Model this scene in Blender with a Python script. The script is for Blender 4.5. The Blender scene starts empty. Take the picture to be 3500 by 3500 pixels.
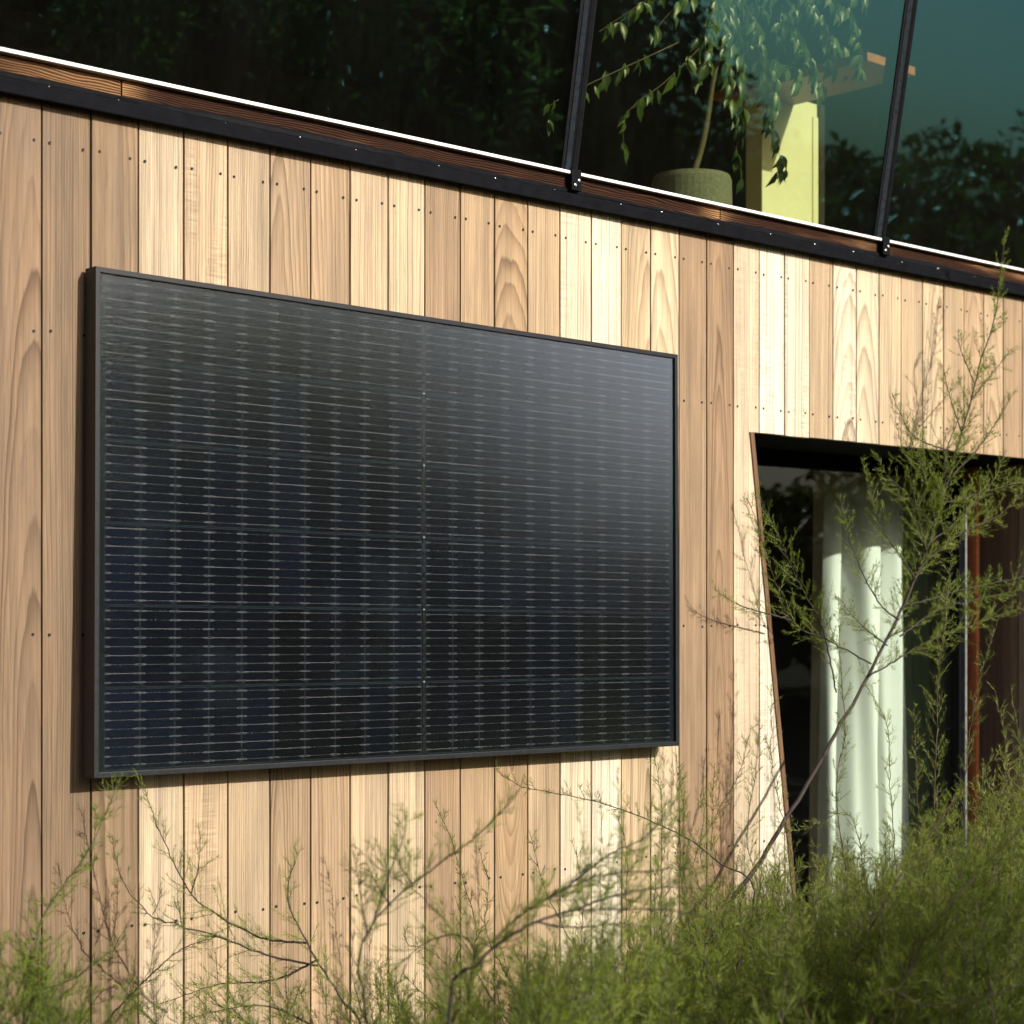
import bpy, bmesh, math, random
import numpy as np
from mathutils import Vector, Matrix

scene = bpy.context.scene
COL = scene.collection
rng = np.random.default_rng(11)
random.seed(11)

# ------------------------------------------------------------------ camera frame
F, YV = 6499.0, 2058.0            # focal length and horizon of the 3500 px photograph
A = math.atan2(8740 - 1750, F)    # angle between the view axis and the facade
D = 3.45                          # camera to facade, metres
CAMZ = 1.5
CAM = np.array([0.0, -D, CAMZ])
RIGHT = np.array([math.sin(A), -math.cos(A), 0.0])
FWD = np.array([math.cos(A), math.sin(A), 0.0])
UP = np.array([0.0, 0.0, 1.0])

K = 3500 / 1932                   # the 1932 px preview of the photograph
def ray(x, y):
    return RIGHT * ((x - 1750) / F) + UP * ((YV - y) / F) + FWD
def onplane(x, y, depth=0.0):     # a point at that distance behind the facade
    d = ray(x, y)
    return CAM + d * ((depth + D) / d[1])
def atdepth(x, y, z):
    return CAM + ray(x, y) * z

# ------------------------------------------------------------------ object helpers
def link(o, parent=None):
    COL.objects.link(o)
    if parent is not None:
        o.parent = parent
    return o
def tag(o, label=None, cat=None, group=None, kind=None):
    if label: o['label'] = label
    if cat: o['category'] = cat
    if group: o['group'] = group
    if kind: o['kind'] = kind
    return o
def thing(name, loc, label, cat, group=None):
    o = bpy.data.objects.new(name, None)
    o.location = loc
    o.empty_display_size = 0.1
    link(o)
    return tag(o, label, cat, group)
def meshobj(name, verts, faces, mat, parent=None, smooth=False):
    me = bpy.data.meshes.new(name)
    me.from_pydata([tuple(v) for v in verts], [], faces)
    if smooth:
        me.polygons.foreach_set('use_smooth', [True] * len(me.polygons))
    me.materials.append(mat)
    me.update()
    o = bpy.data.objects.new(name, me)
    link(o, parent)
    if parent is not None:
        off = np.array(parent_world(parent))
        me.transform(Matrix.Translation(Vector(-off)))
    return o
def parent_world(p):
    v = Vector((0, 0, 0))
    while p is not None:
        v = v + p.location
        p = p.parent
    return v
def bmobj(name, bm, mat, parent=None, smooth=False):
    me = bpy.data.meshes.new(name)
    bmesh.ops.recalc_face_normals(bm, faces=bm.faces)
    bm.to_mesh(me); bm.free()
    if smooth:
        me.polygons.foreach_set('use_smooth', [True] * len(me.polygons))
    me.materials.append(mat)
    o = bpy.data.objects.new(name, me)
    link(o, parent)
    if parent is not None:
        me.transform(Matrix.Translation(-parent_world(parent)))
    return o
def box(bm, x0, x1, y0, y1, z0, z1, bevel=0.0, mtx=None):
    vs = [bm.verts.new((x, y, z)) for x in (x0, x1) for y in (y0, y1) for z in (z0, z1)]
    fs = [bm.faces.new([vs[i] for i in f]) for f in
          ((0, 1, 3, 2), (4, 6, 7, 5), (0, 4, 5, 1), (2, 3, 7, 6), (0, 2, 6, 4), (1, 5, 7, 3))]
    if bevel:
        es = list({e for f in fs for e in f.edges})
        r = bmesh.ops.bevel(bm, geom=es, offset=bevel, segments=2, affect='EDGES', profile=0.5)
        vs = list({v for v in r['verts']})
    if mtx is not None:
        bmesh.ops.transform(bm, matrix=mtx, verts=[v for v in vs if v.is_valid])
def profile_x(bm, pts, x0, x1, n=1, wob=None):
    """extrude a closed (y, z) profile along x"""
    rings = []
    for i in range(n + 1):
        x = x0 + (x1 - x0) * i / n
        ring = []
        for k, (y, z) in enumerate(pts):
            dy, dz = wob(x, k) if wob else (0, 0)
            ring.append(bm.verts.new((x, y + dy, z + dz)))
        rings.append(ring)
    m = len(pts)
    for a, b in zip(rings, rings[1:]):
        for k in range(m):
            bm.faces.new((a[k], a[(k + 1) % m], b[(k + 1) % m], b[k]))
    bm.faces.new(rings[0]); bm.faces.new(rings[-1][::-1])

def smooth(pts, n=24):
    """Catmull-Rom through the points, resampled"""
    p = np.asarray(pts, float)
    p = np.vstack([2 * p[0] - p[1], p, 2 * p[-1] - p[-2]])
    out = []
    for i in range(1, len(p) - 2):
        for t in np.linspace(0, 1, 10, endpoint=False):
            out.append(.5 * ((2 * p[i]) + (-p[i-1] + p[i+1]) * t + (2*p[i-1] - 5*p[i] + 4*p[i+1] - p[i+2]) * t*t + (-p[i-1] + 3*p[i] - 3*p[i+1] + p[i+2]) * t**3))
    out.append(p[-2]); out = np.array(out)
    d = np.concatenate([[0], np.cumsum(np.linalg.norm(np.diff(out, axis=0), axis=1))])
    s = np.linspace(0, d[-1], n)
    return np.stack([np.interp(s, d, out[:, k]) for k in range(3)], 1)

# ------------------------------------------------------------------ material helpers
class NT:
    def __init__(self, name):
        self.m = bpy.data.materials.new(name)
        self.m.use_nodes = True
        self.t = self.m.node_tree
        self.t.nodes.clear()
        self.out = self.t.nodes.new('ShaderNodeOutputMaterial')
    def n(self, typ, **kw):
        nd = self.t.nodes.new(typ)
        for k, v in kw.items():
            setattr(nd, k, v)
        return nd
    def set(self, sock, v):
        if isinstance(v, bpy.types.NodeSocket):
            self.t.links.new(v, sock)
        elif v is not None:
            sock.default_value = v
    def math(self, op, a, b=None, c=None, clamp=False):
        nd = self.n('ShaderNodeMath', operation=op, use_clamp=clamp)
        for i, v in enumerate((a, b, c)):
            if v is not None: self.set(nd.inputs[i], v)
        return nd.outputs[0]
    def vmath(self, op, a, b=None):
        nd = self.n('ShaderNodeVectorMath', operation=op)
        self.set(nd.inputs[0], a)
        if b is not None: self.set(nd.inputs[1], b)
        return nd.outputs['Vector']
    def attr(self, name):
        return self.n('ShaderNodeAttribute', attribute_name=name)
    def noise(self, vec, scale=1.0, detail=2.0, rough=0.5):
        nd = self.n('ShaderNodeTexNoise')
        if vec is not None: self.set(nd.inputs['Vector'], vec)
        nd.inputs['Scale'].default_value = scale
        nd.inputs['Detail'].default_value = detail
        nd.inputs['Roughness'].default_value = rough
        return nd.outputs['Fac']
    def maprange(self, v, a, b, c, d, smooth=False):
        nd = self.n('ShaderNodeMapRange', clamp=True)
        if smooth: nd.interpolation_type = 'SMOOTHSTEP'
        for i, s in enumerate((v, a, b, c, d)):
            self.set(nd.inputs[i], s)
        return nd.outputs[0]
    def mix(self, fac, a, b, mode='MIX'):
        nd = self.n('ShaderNodeMix', data_type='RGBA', blend_type=mode)
        self.set(nd.inputs['Factor'], fac)
        self.set(nd.inputs['A'], a); self.set(nd.inputs['B'], b)
        return nd.outputs['Result']
    def scale_rgb(self, col, f):
        nd = self.n('ShaderNodeVectorMath', operation='SCALE')
        self.set(nd.inputs[0], col); self.set(nd.inputs['Scale'], f)
        return nd.outputs['Vector']
    def sep(self, v):
        nd = self.n('ShaderNodeSeparateXYZ'); self.set(nd.inputs[0], v)
        return nd.outputs
    def comb(self, x, y, z):
        nd = self.n('ShaderNodeCombineXYZ')
        for i, v in enumerate((x, y, z)): self.set(nd.inputs[i], v)
        return nd.outputs[0]
    def bump(self, h, strength=0.5, dist=0.001):
        nd = self.n('ShaderNodeBump')
        nd.inputs['Strength'].default_value = strength
        nd.inputs['Distance'].default_value = dist
        self.set(nd.inputs['Height'], h)
        return nd.outputs[0]
    def principled(self, **kw):
        nd = self.n('ShaderNodeBsdfPrincipled')
        for k, v in kw.items():
            self.set(nd.inputs[k.replace('_', ' ')], v)
        self.t.links.new(nd.outputs[0], self.out.inputs[0])
        return nd
    def fresnel(self, ior):
        fr = self.n('ShaderNodeFresnel'); fr.inputs['IOR'].default_value = ior
        back = self.n('ShaderNodeNewGeometry').outputs['Backfacing']
        return self.math('MULTIPLY', fr.outputs[0], self.math('SUBTRACT', 1.0, back))
    def obj(self):
        return self.n('ShaderNodeTexCoord').outputs['Object']

def srgb(r, g, b, k=1.0):
    f = lambda c: (c / 255 / 12.92 if c / 255 <= 0.04045 else ((c / 255 + 0.055) / 1.055) ** 2.4) * k
    return (f(r), f(g), f(b), 1.0)

def mat_plain(name, col, rough=0.5, metal=0.0, var=0.15, scale=40, bump=0.0, spec=0.5):
    t = NT(name)
    o = t.obj()
    n = t.noise(o, scale, 4, 0.6)
    c = t.scale_rgb(col[:3], t.maprange(n, 0.3, 0.7, 1 - var, 1 + var))
    rg = t.maprange(n, 0.3, 0.7, max(0.02, rough - 0.08), min(1, rough + 0.08))
    p = t.principled(Base_Color=c, Roughness=rg, Metallic=metal)
    p.inputs['Specular IOR Level'].default_value = spec
    if bump:
        t.set(p.inputs['Normal'], t.bump(t.noise(o, scale * 12, 3), bump, 0.0005))
    return t.m

def mat_wood():
    """sawn boards: rings round a pith that differs from board to board"""
    t = NT('larch_boards')
    bl = t.attr('board_pos').outputs['Vector']
    base = t.attr('board_colour').outputs['Color']
    B = t.sep(t.attr('board_pith').outputs['Vector'])
    C = t.sep(t.attr('board_grain').outputs['Vector'])
    u, v, w = t.sep(bl)
    off = t.comb(t.math('MULTIPLY', C[2], 37.0), t.math('MULTIPLY', C[2], 11.0), t.math('MULTIPLY', C[2], 91.0))
    q = t.vmath('ADD', bl, off)
    n_low = t.noise(t.vmath('MULTIPLY', q, (9, 9, 1.6)), 1.0, 2)
    n_mid = t.noise(t.vmath('MULTIPLY', q, (40, 40, 7)), 1.0, 2)
    # knots bend the grain
    vor = t.n('ShaderNodeTexVoronoi', feature='F1')
    t.set(vor.inputs['Vector'], t.vmath('MULTIPLY', q, (6.5, 0.01, 1.5)))
    vor.inputs['Scale'].default_value = 1.0
    kd = vor.outputs['Distance']
    kcol = t.sep(vor.outputs['Color'])
    kon = t.math('GREATER_THAN', kcol[0], 0.83)
    kinf = t.math('MULTIPLY', t.maprange(kd, 0.0, 0.42, 1.0, 0.0, True), kon)
    warp = t.math('MULTIPLY_ADD', n_low, 0.020, t.math('MULTIPLY', n_mid, 0.0045))
    warp = t.math('MULTIPLY_ADD', kinf, 0.012, warp)
    du = t.math('SUBTRACT', u, B[0])
    dv = t.math('MULTIPLY_ADD', w, B[2], B[1])
    r = t.math('SQRT', t.math('ADD', t.math('MULTIPLY', du, du), t.math('MULTIPLY', dv, dv)))
    r = t.math('ADD', r, warp)
    ph = t.math('DIVIDE', r, C[0])
    wob = t.noise(t.comb(t.math('MULTIPLY', ph, 0.45), C[2], 0.0), 1.0, 1)
    ph = t.math('MULTIPLY_ADD', wob, 1.6, ph)
    fr = t.math('FRACT', ph)
    late = t.math('POWER', fr, 2.2)
    late = t.math('MULTIPLY', late, t.maprange(fr, 0.9, 1.0, 1.0, 0.0))
    strength = t.maprange(t.noise(t.comb(t.math('FLOOR', ph), C[2], 0.0), 1.7, 0), 0.3, 0.7, 0.25, 1.0)
    late = t.math('MULTIPLY', late, strength)
    fib = t.noise(t.vmath('MULTIPLY', q, (520, 520, 7)), 1.0, 4, 0.75)
    fib2 = t.noise(t.vmath('MULTIPLY', q, (130, 130, 1.8)), 1.0, 3, 0.6)
    blot = t.noise(t.vmath('MULTIPLY', q, (16, 16, 2.6)), 1.0, 3, 0.6)
    curl = t.noise(t.vmath('MULTIPLY', q, (16, 16, 150)), 1.0, 3, 0.6)
    curlm = t.math('MULTIPLY', t.maprange(t.noise(t.vmath('MULTIPLY', q, (22, 22, 4)), 1.0, 2), 0.42, 0.62, 0, 1, True), C[1])
    k = t.math('MULTIPLY_ADD', late, -0.80, 1.17)
    k = t.math('MULTIPLY', k, t.maprange(fib, 0.28, 0.72, 0.70, 1.22))
    k = t.math('MULTIPLY', k, t.maprange(fib2, 0.25, 0.75, 0.80, 1.16))
    k = t.math('MULTIPLY', k, t.maprange(blot, 0.3, 0.72, 0.82, 1.14))
    streak = t.noise(t.vmath('MULTIPLY', q, (34, 34, .9)), 1.0, 3, .6)
    k = t.math('MULTIPLY', k, t.maprange(streak, .3, .7, .84, 1.12))
    cf = t.math('MULTIPLY_ADD', t.math('SUBTRACT', curl, 0.5), t.math('MULTIPLY', curlm, 1.25), 1.0)
    k = t.math('MULTIPLY', k, cf)
    c = t.scale_rgb(base, k)
    # latewood is redder, not just darker
    c = t.mix(t.math('MULTIPLY', late, 0.42), c, t.vmath('MULTIPLY', c, (1.0, 0.80, 0.62)))
    c = t.mix(t.maprange(blot, 0.5, 0.8, 0.0, 0.35), c, t.vmath('MULTIPLY', c, (0.98, 0.90, 0.80)))
    core = t.math('MULTIPLY', t.maprange(kd, 0.035, 0.10, 1.0, 0.0, True), kon)
    c = t.mix(t.math('MULTIPLY', core, 0.8), c, t.vmath('MULTIPLY', c, (0.40, 0.28, 0.20)))
    # small dark pore streaks
    pores = t.noise(t.vmath('MULTIPLY', q, (420, 420, 26)), 1.0, 1)
    c = t.mix(t.maprange(pores, 0.68, 0.78, 0.0, 0.45), c, t.vmath('MULTIPLY', c, (0.55, 0.45, 0.38)))
    h = t.math('ADD', t.math('MULTIPLY', late, 0.9), t.math('MULTIPLY', fib, 0.5))
    p = t.principled(Base_Color=c, Roughness=t.maprange(blot, 0.3, 0.7, 0.55, 0.75))
    p.inputs['Specular IOR Level'].default_value = 0.25
    t.set(p.inputs['Normal'], t.bump(h, 0.7, 0.0012))
    return t.m

def mat_charred():
    t = NT('charred_larch')
    o = t.obj()
    rn = t.attr('board_rand').outputs['Fac']
    q = t.vmath('ADD', o, t.comb(t.math('MULTIPLY', rn, 13.0), 0.0, t.math('MULTIPLY', rn, 7.0)))
    x, y, z = t.sep(q)
    wz = t.math('MULTIPLY_ADD', t.noise(t.vmath('MULTIPLY', q, (2.2, 1, 9)), 1.0, 3), 0.06, z)
    ph = t.math('MULTIPLY', wz, 190.0)
    fr = t.math('FRACT', ph)
    line = t.maprange(fr, 0.15, 0.75, 0.0, 1.0, True)
    line = t.math('MULTIPLY', line, t.maprange(fr, 0.88, 1.0, 1.0, 0.0))
    fine = t.noise(t.vmath('MULTIPLY', q, (14, 200, 700)), 1.0, 3, 0.7)
    burn = t.noise(t.vmath('MULTIPLY', q, (1.9, 1, 14)), 1.0, 3, 0.55)
    heat = t.maprange(burn, 0.52, 0.78, 0.0, .8, True)
    heat = t.math('MAXIMUM', heat, t.attr('board_pale').outputs['Fac'])
    light = t.mix(heat, srgb(128, 78, 48, 0.30), srgb(222, 172, 116, 0.75))
    dark = t.mix(heat, srgb(16, 10, 8, 0.4), srgb(92, 56, 34, 0.7))
    k = t.math('MULTIPLY', line, t.maprange(fine, 0.3, 0.7, 0.45, 1.1))
    c = t.mix(k, dark, light)
    p = t.principled(Base_Color=c, Roughness=0.7)
    p.inputs['Specular IOR Level'].default_value = 0.08
    t.set(p.inputs['Normal'], t.bump(t.math('SUBTRACT', 1.0, line), 0.7, 0.0012))
    return t.m

def mat_window(name, tint, refl, ior=1.55, haze_lift=0.0):
    t = NT(name)
    fr = t.fresnel(ior)
    tr = t.n('ShaderNodeBsdfTransparent'); tr.inputs[0].default_value = (*tint, 1)
    gl = t.n('ShaderNodeBsdfGlossy'); gl.inputs['Color'].default_value = (*refl, 1)
    gl.inputs['Roughness'].default_value = 0.0
    o = t.obj()
    b = t.bump(t.noise(o, 1.3, 1), 0.05, 0.01)
    t.set(gl.inputs['Normal'], b)
    mx = t.n('ShaderNodeMixShader')
    t.set(mx.inputs[0], fr); t.set(mx.inputs[1], tr.outputs[0]); t.set(mx.inputs[2], gl.outputs[0])
    if haze_lift:                       # streaky pale film put over the pane to lift its blacks
        df = t.n('ShaderNodeBsdfDiffuse'); df.inputs[0].default_value = (0.5, 0.48, 0.42, 1)
        m2 = t.n('ShaderNodeMixShader')
        d1 = t.noise(t.vmath('MULTIPLY', o, (5, 5, 1.2)), 1.0, 5, .65)
        d2 = t.noise(t.vmath('MULTIPLY', o, (60, 60, 9)), 1.0, 3, .6)
        sm = t.math('MULTIPLY', t.maprange(d1, .35, .7, haze_lift * .5, haze_lift * 1.5), t.maprange(d2, .3, .7, .6, 1.3))
        t.set(m2.inputs[0], sm); t.set(m2.inputs[1], mx.outputs[0]); t.set(m2.inputs[2], df.outputs[0])
        mx = m2
    t.t.links.new(mx.outputs[0], t.out.inputs[0])
    return t.m

def mat_leaf(name, col, col2, rough=0.45, trans=0.3, spec=0.5):
    t = NT(name)
    rv = t.attr('leaf_rand').outputs['Fac']
    c = t.mix(rv, col, col2)
    c = t.mix(t.maprange(rv, .95, 1.2, 0, 1), c, (.30, .24, .05, 1))
    p = t.principled(Base_Color=c, Roughness=rough)
    p.inputs['Specular IOR Level'].default_value = spec
    tl = t.n('ShaderNodeBsdfTranslucent')
    t.set(tl.inputs[0], t.vmath('MULTIPLY', c, (1.15, 1.2, 0.7)))
    mx = t.n('ShaderNodeMixShader'); mx.inputs[0].default_value = trans
    t.set(mx.inputs[1], p.outputs[0]); t.set(mx.inputs[2], tl.outputs[0])
    t.t.links.new(mx.outputs[0], t.out.inputs[0])
    return t.m

M = {}
M['wood'] = mat_wood()
M['char'] = mat_charred()
M['black'] = mat_plain('black_plastic', (0.0075, 0.008, 0.0095), 0.7, 0, 0.25, 30, 0.08, 0.01)
M['rubber'] = mat_plain('black_rubber', (0.006, 0.006, 0.007), 0.5, 0, 0.2, 60, 0, .1)
M['blackmetal'] = mat_plain('black_powder_coat', (0.006, 0.006, 0.007), 0.5, 0, 0.2, 50, 0.05, 0.04)
M['matteblack'] = mat_plain('matte_black_lining', (0.006, 0.006, 0.006), 0.9, 0, 0.2, 20, 0, 0.1)
M['white'] = mat_plain('white_ledge_paint', (0.86, 0.85, 0.82), 0.4, 0, 0.04, 25)
M['steel'] = mat_plain('zinc_screw', (0.55, 0.54, 0.50), 0.3, 1.0, 0.15, 200)
M['darksteel'] = mat_plain('dark_screw', (0.018, 0.017, 0.018), 0.35, 0.6, 0.3, 200)
M['gasket'] = mat_plain('grey_gasket', (0.055, 0.063, 0.072), 0.3, 0, 0.2, 60)
M['frame'] = mat_plain('anodised_frame', (.012, .0125, .014), .45, .0, .12, 90, 0.2, .3)
M['glass'] = mat_window('coated_glass', (0.86, 0.88, 0.76), (0.27, 0.78, 0.84), 1.85, 0.0026)
M['glass_low'] = mat_window('door_glass', (0.905, 0.945, 0.895), (0.75, .85, 0.8), 1.5, 0.001)
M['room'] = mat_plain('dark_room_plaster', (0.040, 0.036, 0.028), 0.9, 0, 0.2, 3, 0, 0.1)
M['floor'] = mat_plain('oak_floor', (.30, .20, .11), .5, 0, .2, 6)  # unseen floors, made pale to bounce light up into the rooms
M['roomlow'] = mat_plain('olive_room_wall', (0.055, 0.075, 0.032), 0.9, 0, 0.1, 3, 0, 0.1)
M['orange'] = mat_plain('oiled_batten', srgb(212, 122, 72, 0.75), 0.45, 0, 0.2, 60)
M['alu'] = mat_plain('aluminium_edge', (0.42, 0.45, 0.43), 0.35, 0.6, 0.1, 60)

# ------------------------------------------------------------------ timber house
house = thing('timber_house', (3.6, 0.0, 0.0),
              'modern house clad in vertical pale larch boards under leaning dark windows', 'house')
PITCH, J0 = 0.11228, 1.9145
ZTOP = CAMZ + 1.035
OX, OZ, OSL = 4.115, CAMZ + 0.4764, 0.1434     # top left corner of the doorway, its slanted jamb
OR, OB = 5.80, 0.18
def jamb(z): return OX + OSL * (OZ - z)

SC = 0.62
BOARDS = {-2: (182, 140, 104), -1: (190, 150, 112), 0: (190, 152, 114), 1: (200, 160, 118), 2: (226, 196, 156), 3: (224, 188, 144),
          4: (218, 184, 142), 5: (204, 166, 124), 6: (214, 174, 130), 7: (230, 194, 150), 8: (232, 200, 156),
          9: (204, 164, 122), 10: (216, 176, 130), 11: (210, 168, 120), 12: (222, 184, 138), 13: (240, 214, 176),
          14: (246, 226, 192), 15: (228, 192, 144), 16: (238, 206, 160), 17: (202, 162, 120), 18: (196, 154, 112),
          19: (236, 206, 166), 20: (250, 232, 200), 21: (244, 222, 186), 22: (222, 186, 142), 23: (242, 216, 180),
          24: (240, 210, 170), 25: (232, 198, 154), 26: (228, 192, 146), 27: (232, 198, 152), 28: (222, 184, 138),
          29: (216, 176, 130), 30: (222, 184, 138), 31: (210, 170, 126), 32: (214, 174, 128)}
# pith x, pith depth, lean, ring width, curl
GRAIN = {-1: (0.035, 0.05, 0.05, 0.0085, 0), 0: (0.22, 0.03, 0.0, 0.0065, 0), 1: (-0.05, 0.10, 0.015, 0.010, 0),
         2: (0.30, 0.06, 0.01, 0.0055, 0.1), 3: (0.2, 0.2, 0.01, 0.005, 1.0), 4: (-0.32, 0.05, 0.0, 0.0055, 0),
         5: (-0.03, 0.035, 0.045, 0.0065, 0.1), 6: (-0.09, 0.07, 0.03, 0.0085, 0), 7: (0.3, 0.04, 0.0, 0.0055, 0.1),
         8: (0.25, 0.1, 0.02, 0.006, 0.2), 9: (0.16, 0.07, 0.02, 0.0055, 0), 10: (0.3, 0.06, 0.0, 0.005, 0),
         11: (0.0, 0.03, 0.11, 0.0065, 0), 12: (0.14, 0.08, 0.0, 0.006, 0.1), 13: (0.25, 0.2, 0.02, 0.007, 0.6),
         14: (-0.3, 0.2, 0.0, 0.007, 0.35), 15: (0.045, 0.05, 0.05, 0.0075, 0), 16: (-0.01, 0.09, 0.05, 0.009, 0.1),
         17: (0.3, 0.05, 0.0, 0.0045, 0), 18: (-0.005, 0.03, 0.035, 0.006, 0), 19: (0.3, 0.1, 0.0, 0.006, 0.5),
         20: (0.2, 0.3, 0.0, 0.008, 1.0), 21: (-0.2, 0.3, 0.0, 0.008, 1.0), 22: (0.15, 0.1, 0.01, 0.006, 0.3),
         23: (0.02, 0.05, 0.09, 0.010, 0.6), 24: (-0.02, 0.05, 0.08, 0.011, 0.3), 25: (0.1, 0.1, 0.03, 0.008, 0.1),
         26: (0.3, 0.1, 0.0, 0.006, 0.0), 27: (0.03, 0.05, 0.06, 0.009, 0.2), 28: (0.2, 0.06, 0.02, 0.006, 0),
         29: (0.01, 0.06, 0.06, 0.008, 0), 30: (0.0, 0.04, 0.06, 0.009, 0), 31: (0.2, 0.1, 0.0, 0.006, 0)}

bm = bmesh.new()
lay_p = bm.verts.layers.float_vector.new('board_pos')
lay_c = bm.verts.layers.float_color.new('board_colour')
lay_b = bm.verts.layers.float_vector.new('board_pith')
lay_g = bm.verts.layers.float_vector.new('board_grain')
def board_attrs(verts, i, xc, flip=False):
    col = BOARDS.get(i)
    if col is None:
        g = random.Random(i * 7 + 3)
        k = g.uniform(-16, 16)
        col = (216 + k, 178 + k, 134 + k)
    g = random.Random(i * 13 + 5)
    gr = GRAIN.get(i) or (g.uniform(-.2, .2), g.uniform(.03, .15), g.uniform(0, .06), g.uniform(.005, .009), g.random() * .4)
    rnd = g.random()
    m_ = sum(col) / 3
    kk = SC * (.76 if i < 2 else .96)  # left boards: partly own tone, partly vignetting put into their colour
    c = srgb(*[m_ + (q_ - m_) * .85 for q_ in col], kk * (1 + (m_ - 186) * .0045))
    c = (c[0] * .98, c[1] * 1.02, c[2] * 1.03, 1)
    for v in verts:
        v[lay_p] = (v.co.x - xc, v.co.y, v.co.z - CAMZ) if not flip else (v.co.y - xc, v.co.x, v.co.z - CAMZ)
        v[lay_c] = c
        v[lay_b] = gr[:3]
        v[lay_g] = (gr[3], gr[4], rnd)
def add_board(poly, i, xc, y0=0.0, th=0.02):
    """poly: outline in (x, z), counter-clockwise seen from outside"""
    fr = [bm.verts.new((x, y0, z)) for x, z in poly]
    f = bm.faces.new(fr)
    r = bmesh.ops.extrude_face_region(bm, geom=[f])
    nv = [e for e in r['geom'] if isinstance(e, bmesh.types.BMVert)]
    nf = [e for e in r['geom'] if isinstance(e, bmesh.types.BMFace)]
    for v in nv: v.co.y += th
    edges = [e for e in f.edges]
    allv = set(fr) | set(nv)
    b = bmesh.ops.bevel(bm, geom=edges, offset=0.0016, segments=2, affect='EDGES', profile=0.6)
    vs = {v for v in allv if v.is_valid} | set(b['verts'])
    for fc in b['faces']:
        vs |= set(fc.verts)
    board_attrs(vs, i, xc)
GAP = 0.0042
for i in range(-26, 46):
    x0 = J0 + i * PITCH + GAP / 2
    x1 = J0 + (i + 1) * PITCH - GAP / 2
    xc = (x0 + x1) / 2
    zb = 0.08
    jit = random.Random(i).uniform(-0.0012, 0.0012)
    oz = OZ + jit
    if x1 <= OX or x0 >= OR:
        add_board([(x0, zb), (x1, zb), (x1, ZTOP), (x0, ZTOP)], i, xc, jit * .6)
    elif x0 < OX < x1:
        zx = OZ - (x1 - OX) / OSL
        add_board([(x0, zb), (x1, zb), (x1, zx), (OX, OZ), (x1, oz), (x1, ZTOP), (x0, ZTOP)], i, xc)
    else:
        xr = min(x1, OR - .002)
        if xr > x0 + .01:
            if x1 > OR:      # last board over the doorway, runs down as the right side
                add_board([(x0, oz), (OR, oz), (OR, zb), (x1, zb), (x1, ZTOP), (x0, ZTOP)], i, xc)
            else:
                add_board([(x0, oz), (x1, oz), (x1, ZTOP), (x0, ZTOP)], i, xc, jit * .6)
        if x0 < jamb(zb):
            z0 = OZ - (x0 - OX) / OSL
            if x1 < jamb(zb):
                z1 = OZ - (x1 - OX) / OSL
                add_board([(x0, zb), (x1, zb), (x1, z1), (x0, z0)], i, xc)
            else:
                add_board([(x0, zb), (jamb(zb), zb), (x0, z0)], i, xc)
cladding = bmobj('cladding', bm, M['wood'], house)

# dark boarding felt behind the joints
bm = bmesh.new()
box(bm, -1.05, OX - 0.02, 0.0215, 0.05, 0.05, ZTOP)
box(bm, OX - 0.02, OR + 0.02, 0.0215, 0.05, OZ + 0.004, ZTOP)
box(bm, OR + 0.02, 7.1, 0.0215, 0.05, 0.05, ZTOP)
vsx = [(OX - .0199, 0.0215), (OX - .0199, 0.05)]
v = [bm.verts.new(p) for p in ((OX - .0195, .0215, .05), (jamb(.05) - .004, .0215, .05), (OX - .0195, .0215, OZ),
                               (OX - .0195, .05, .05), (jamb(.05) - .004, .05, .05), (OX - .0195, .05, OZ))]
for f in ((0, 1, 2), (3, 5, 4), (0, 3, 4, 1), (1, 4, 5, 2), (2, 5, 3, 0)):
    bm.faces.new([v[k] for k in f])
bmobj('felt_backing', bm, M['matteblack'], house)

# screws: two per board and batten row
def screw_mesh():
    bm = bmesh.new()
    prof = [(0.0034, 0.0004), (0.0033, -0.0007), (0.0026, -0.0010), (0.0017, -0.0008), (0.0012, 0.0)]
    n = 10
    rings = [[bm.verts.new((r * math.cos(2 * math.pi * k / n), y, r * math.sin(2 * math.pi * k / n))) for k in range(n)] for r, y in prof]
    for a, b in zip(rings, rings[1:]):
        for k in range(n):
            bm.faces.new((a[k], a[(k + 1) % n], b[(k + 1) % n], b[k]))
    bm.faces.new(rings[-1])
    bmesh.ops.recalc_face_normals(bm, faces=bm.faces)
    me = bpy.data.meshes.new('screw'); bm.to_mesh(me); bm.free()
    me.materials.append(M['darksteel'])
    return me
smesh = screw_mesh()
spots = []
for i in range(-2, 33):
    for row, zr in enumerate((0.927, 0.5456, -0.065, -0.677)):
        for off in (0.0175, PITCH - 0.0185):
            x = J0 + i * PITCH + off + random.uniform(-.0022, .0022)
            z = CAMZ + zr + random.uniform(-.0022, .0022)
            if 2.03 < x < 3.70 and -.33 < zr < .66: continue
            if x > OX and zr < .47 and x > jamb(z) - .012: continue
            if row == 3 and x > 4.2: continue
            spots.append((x, z))
spots.sort(key=lambda p: p[0])
for k, (x, z) in enumerate(spots[:100]):
    o = bpy.data.objects.new('screw', smesh)
    link(o, cladding)
    o.location = Vector((x, -.0008, z)) - parent_world(house)
vs, fs = [], []
for (x, z) in spots[100:]:
    b = len(vs)
    vs += [(p.co.x + x, p.co.y - .0008, p.co.z + z) for p in smesh.vertices]
    fs += [[b + q for q in f.vertices] for f in smesh.polygons]
so = meshobj('screw_rows', vs, fs, M['darksteel'], cladding)
so['kind'] = 'stuff'

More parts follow.
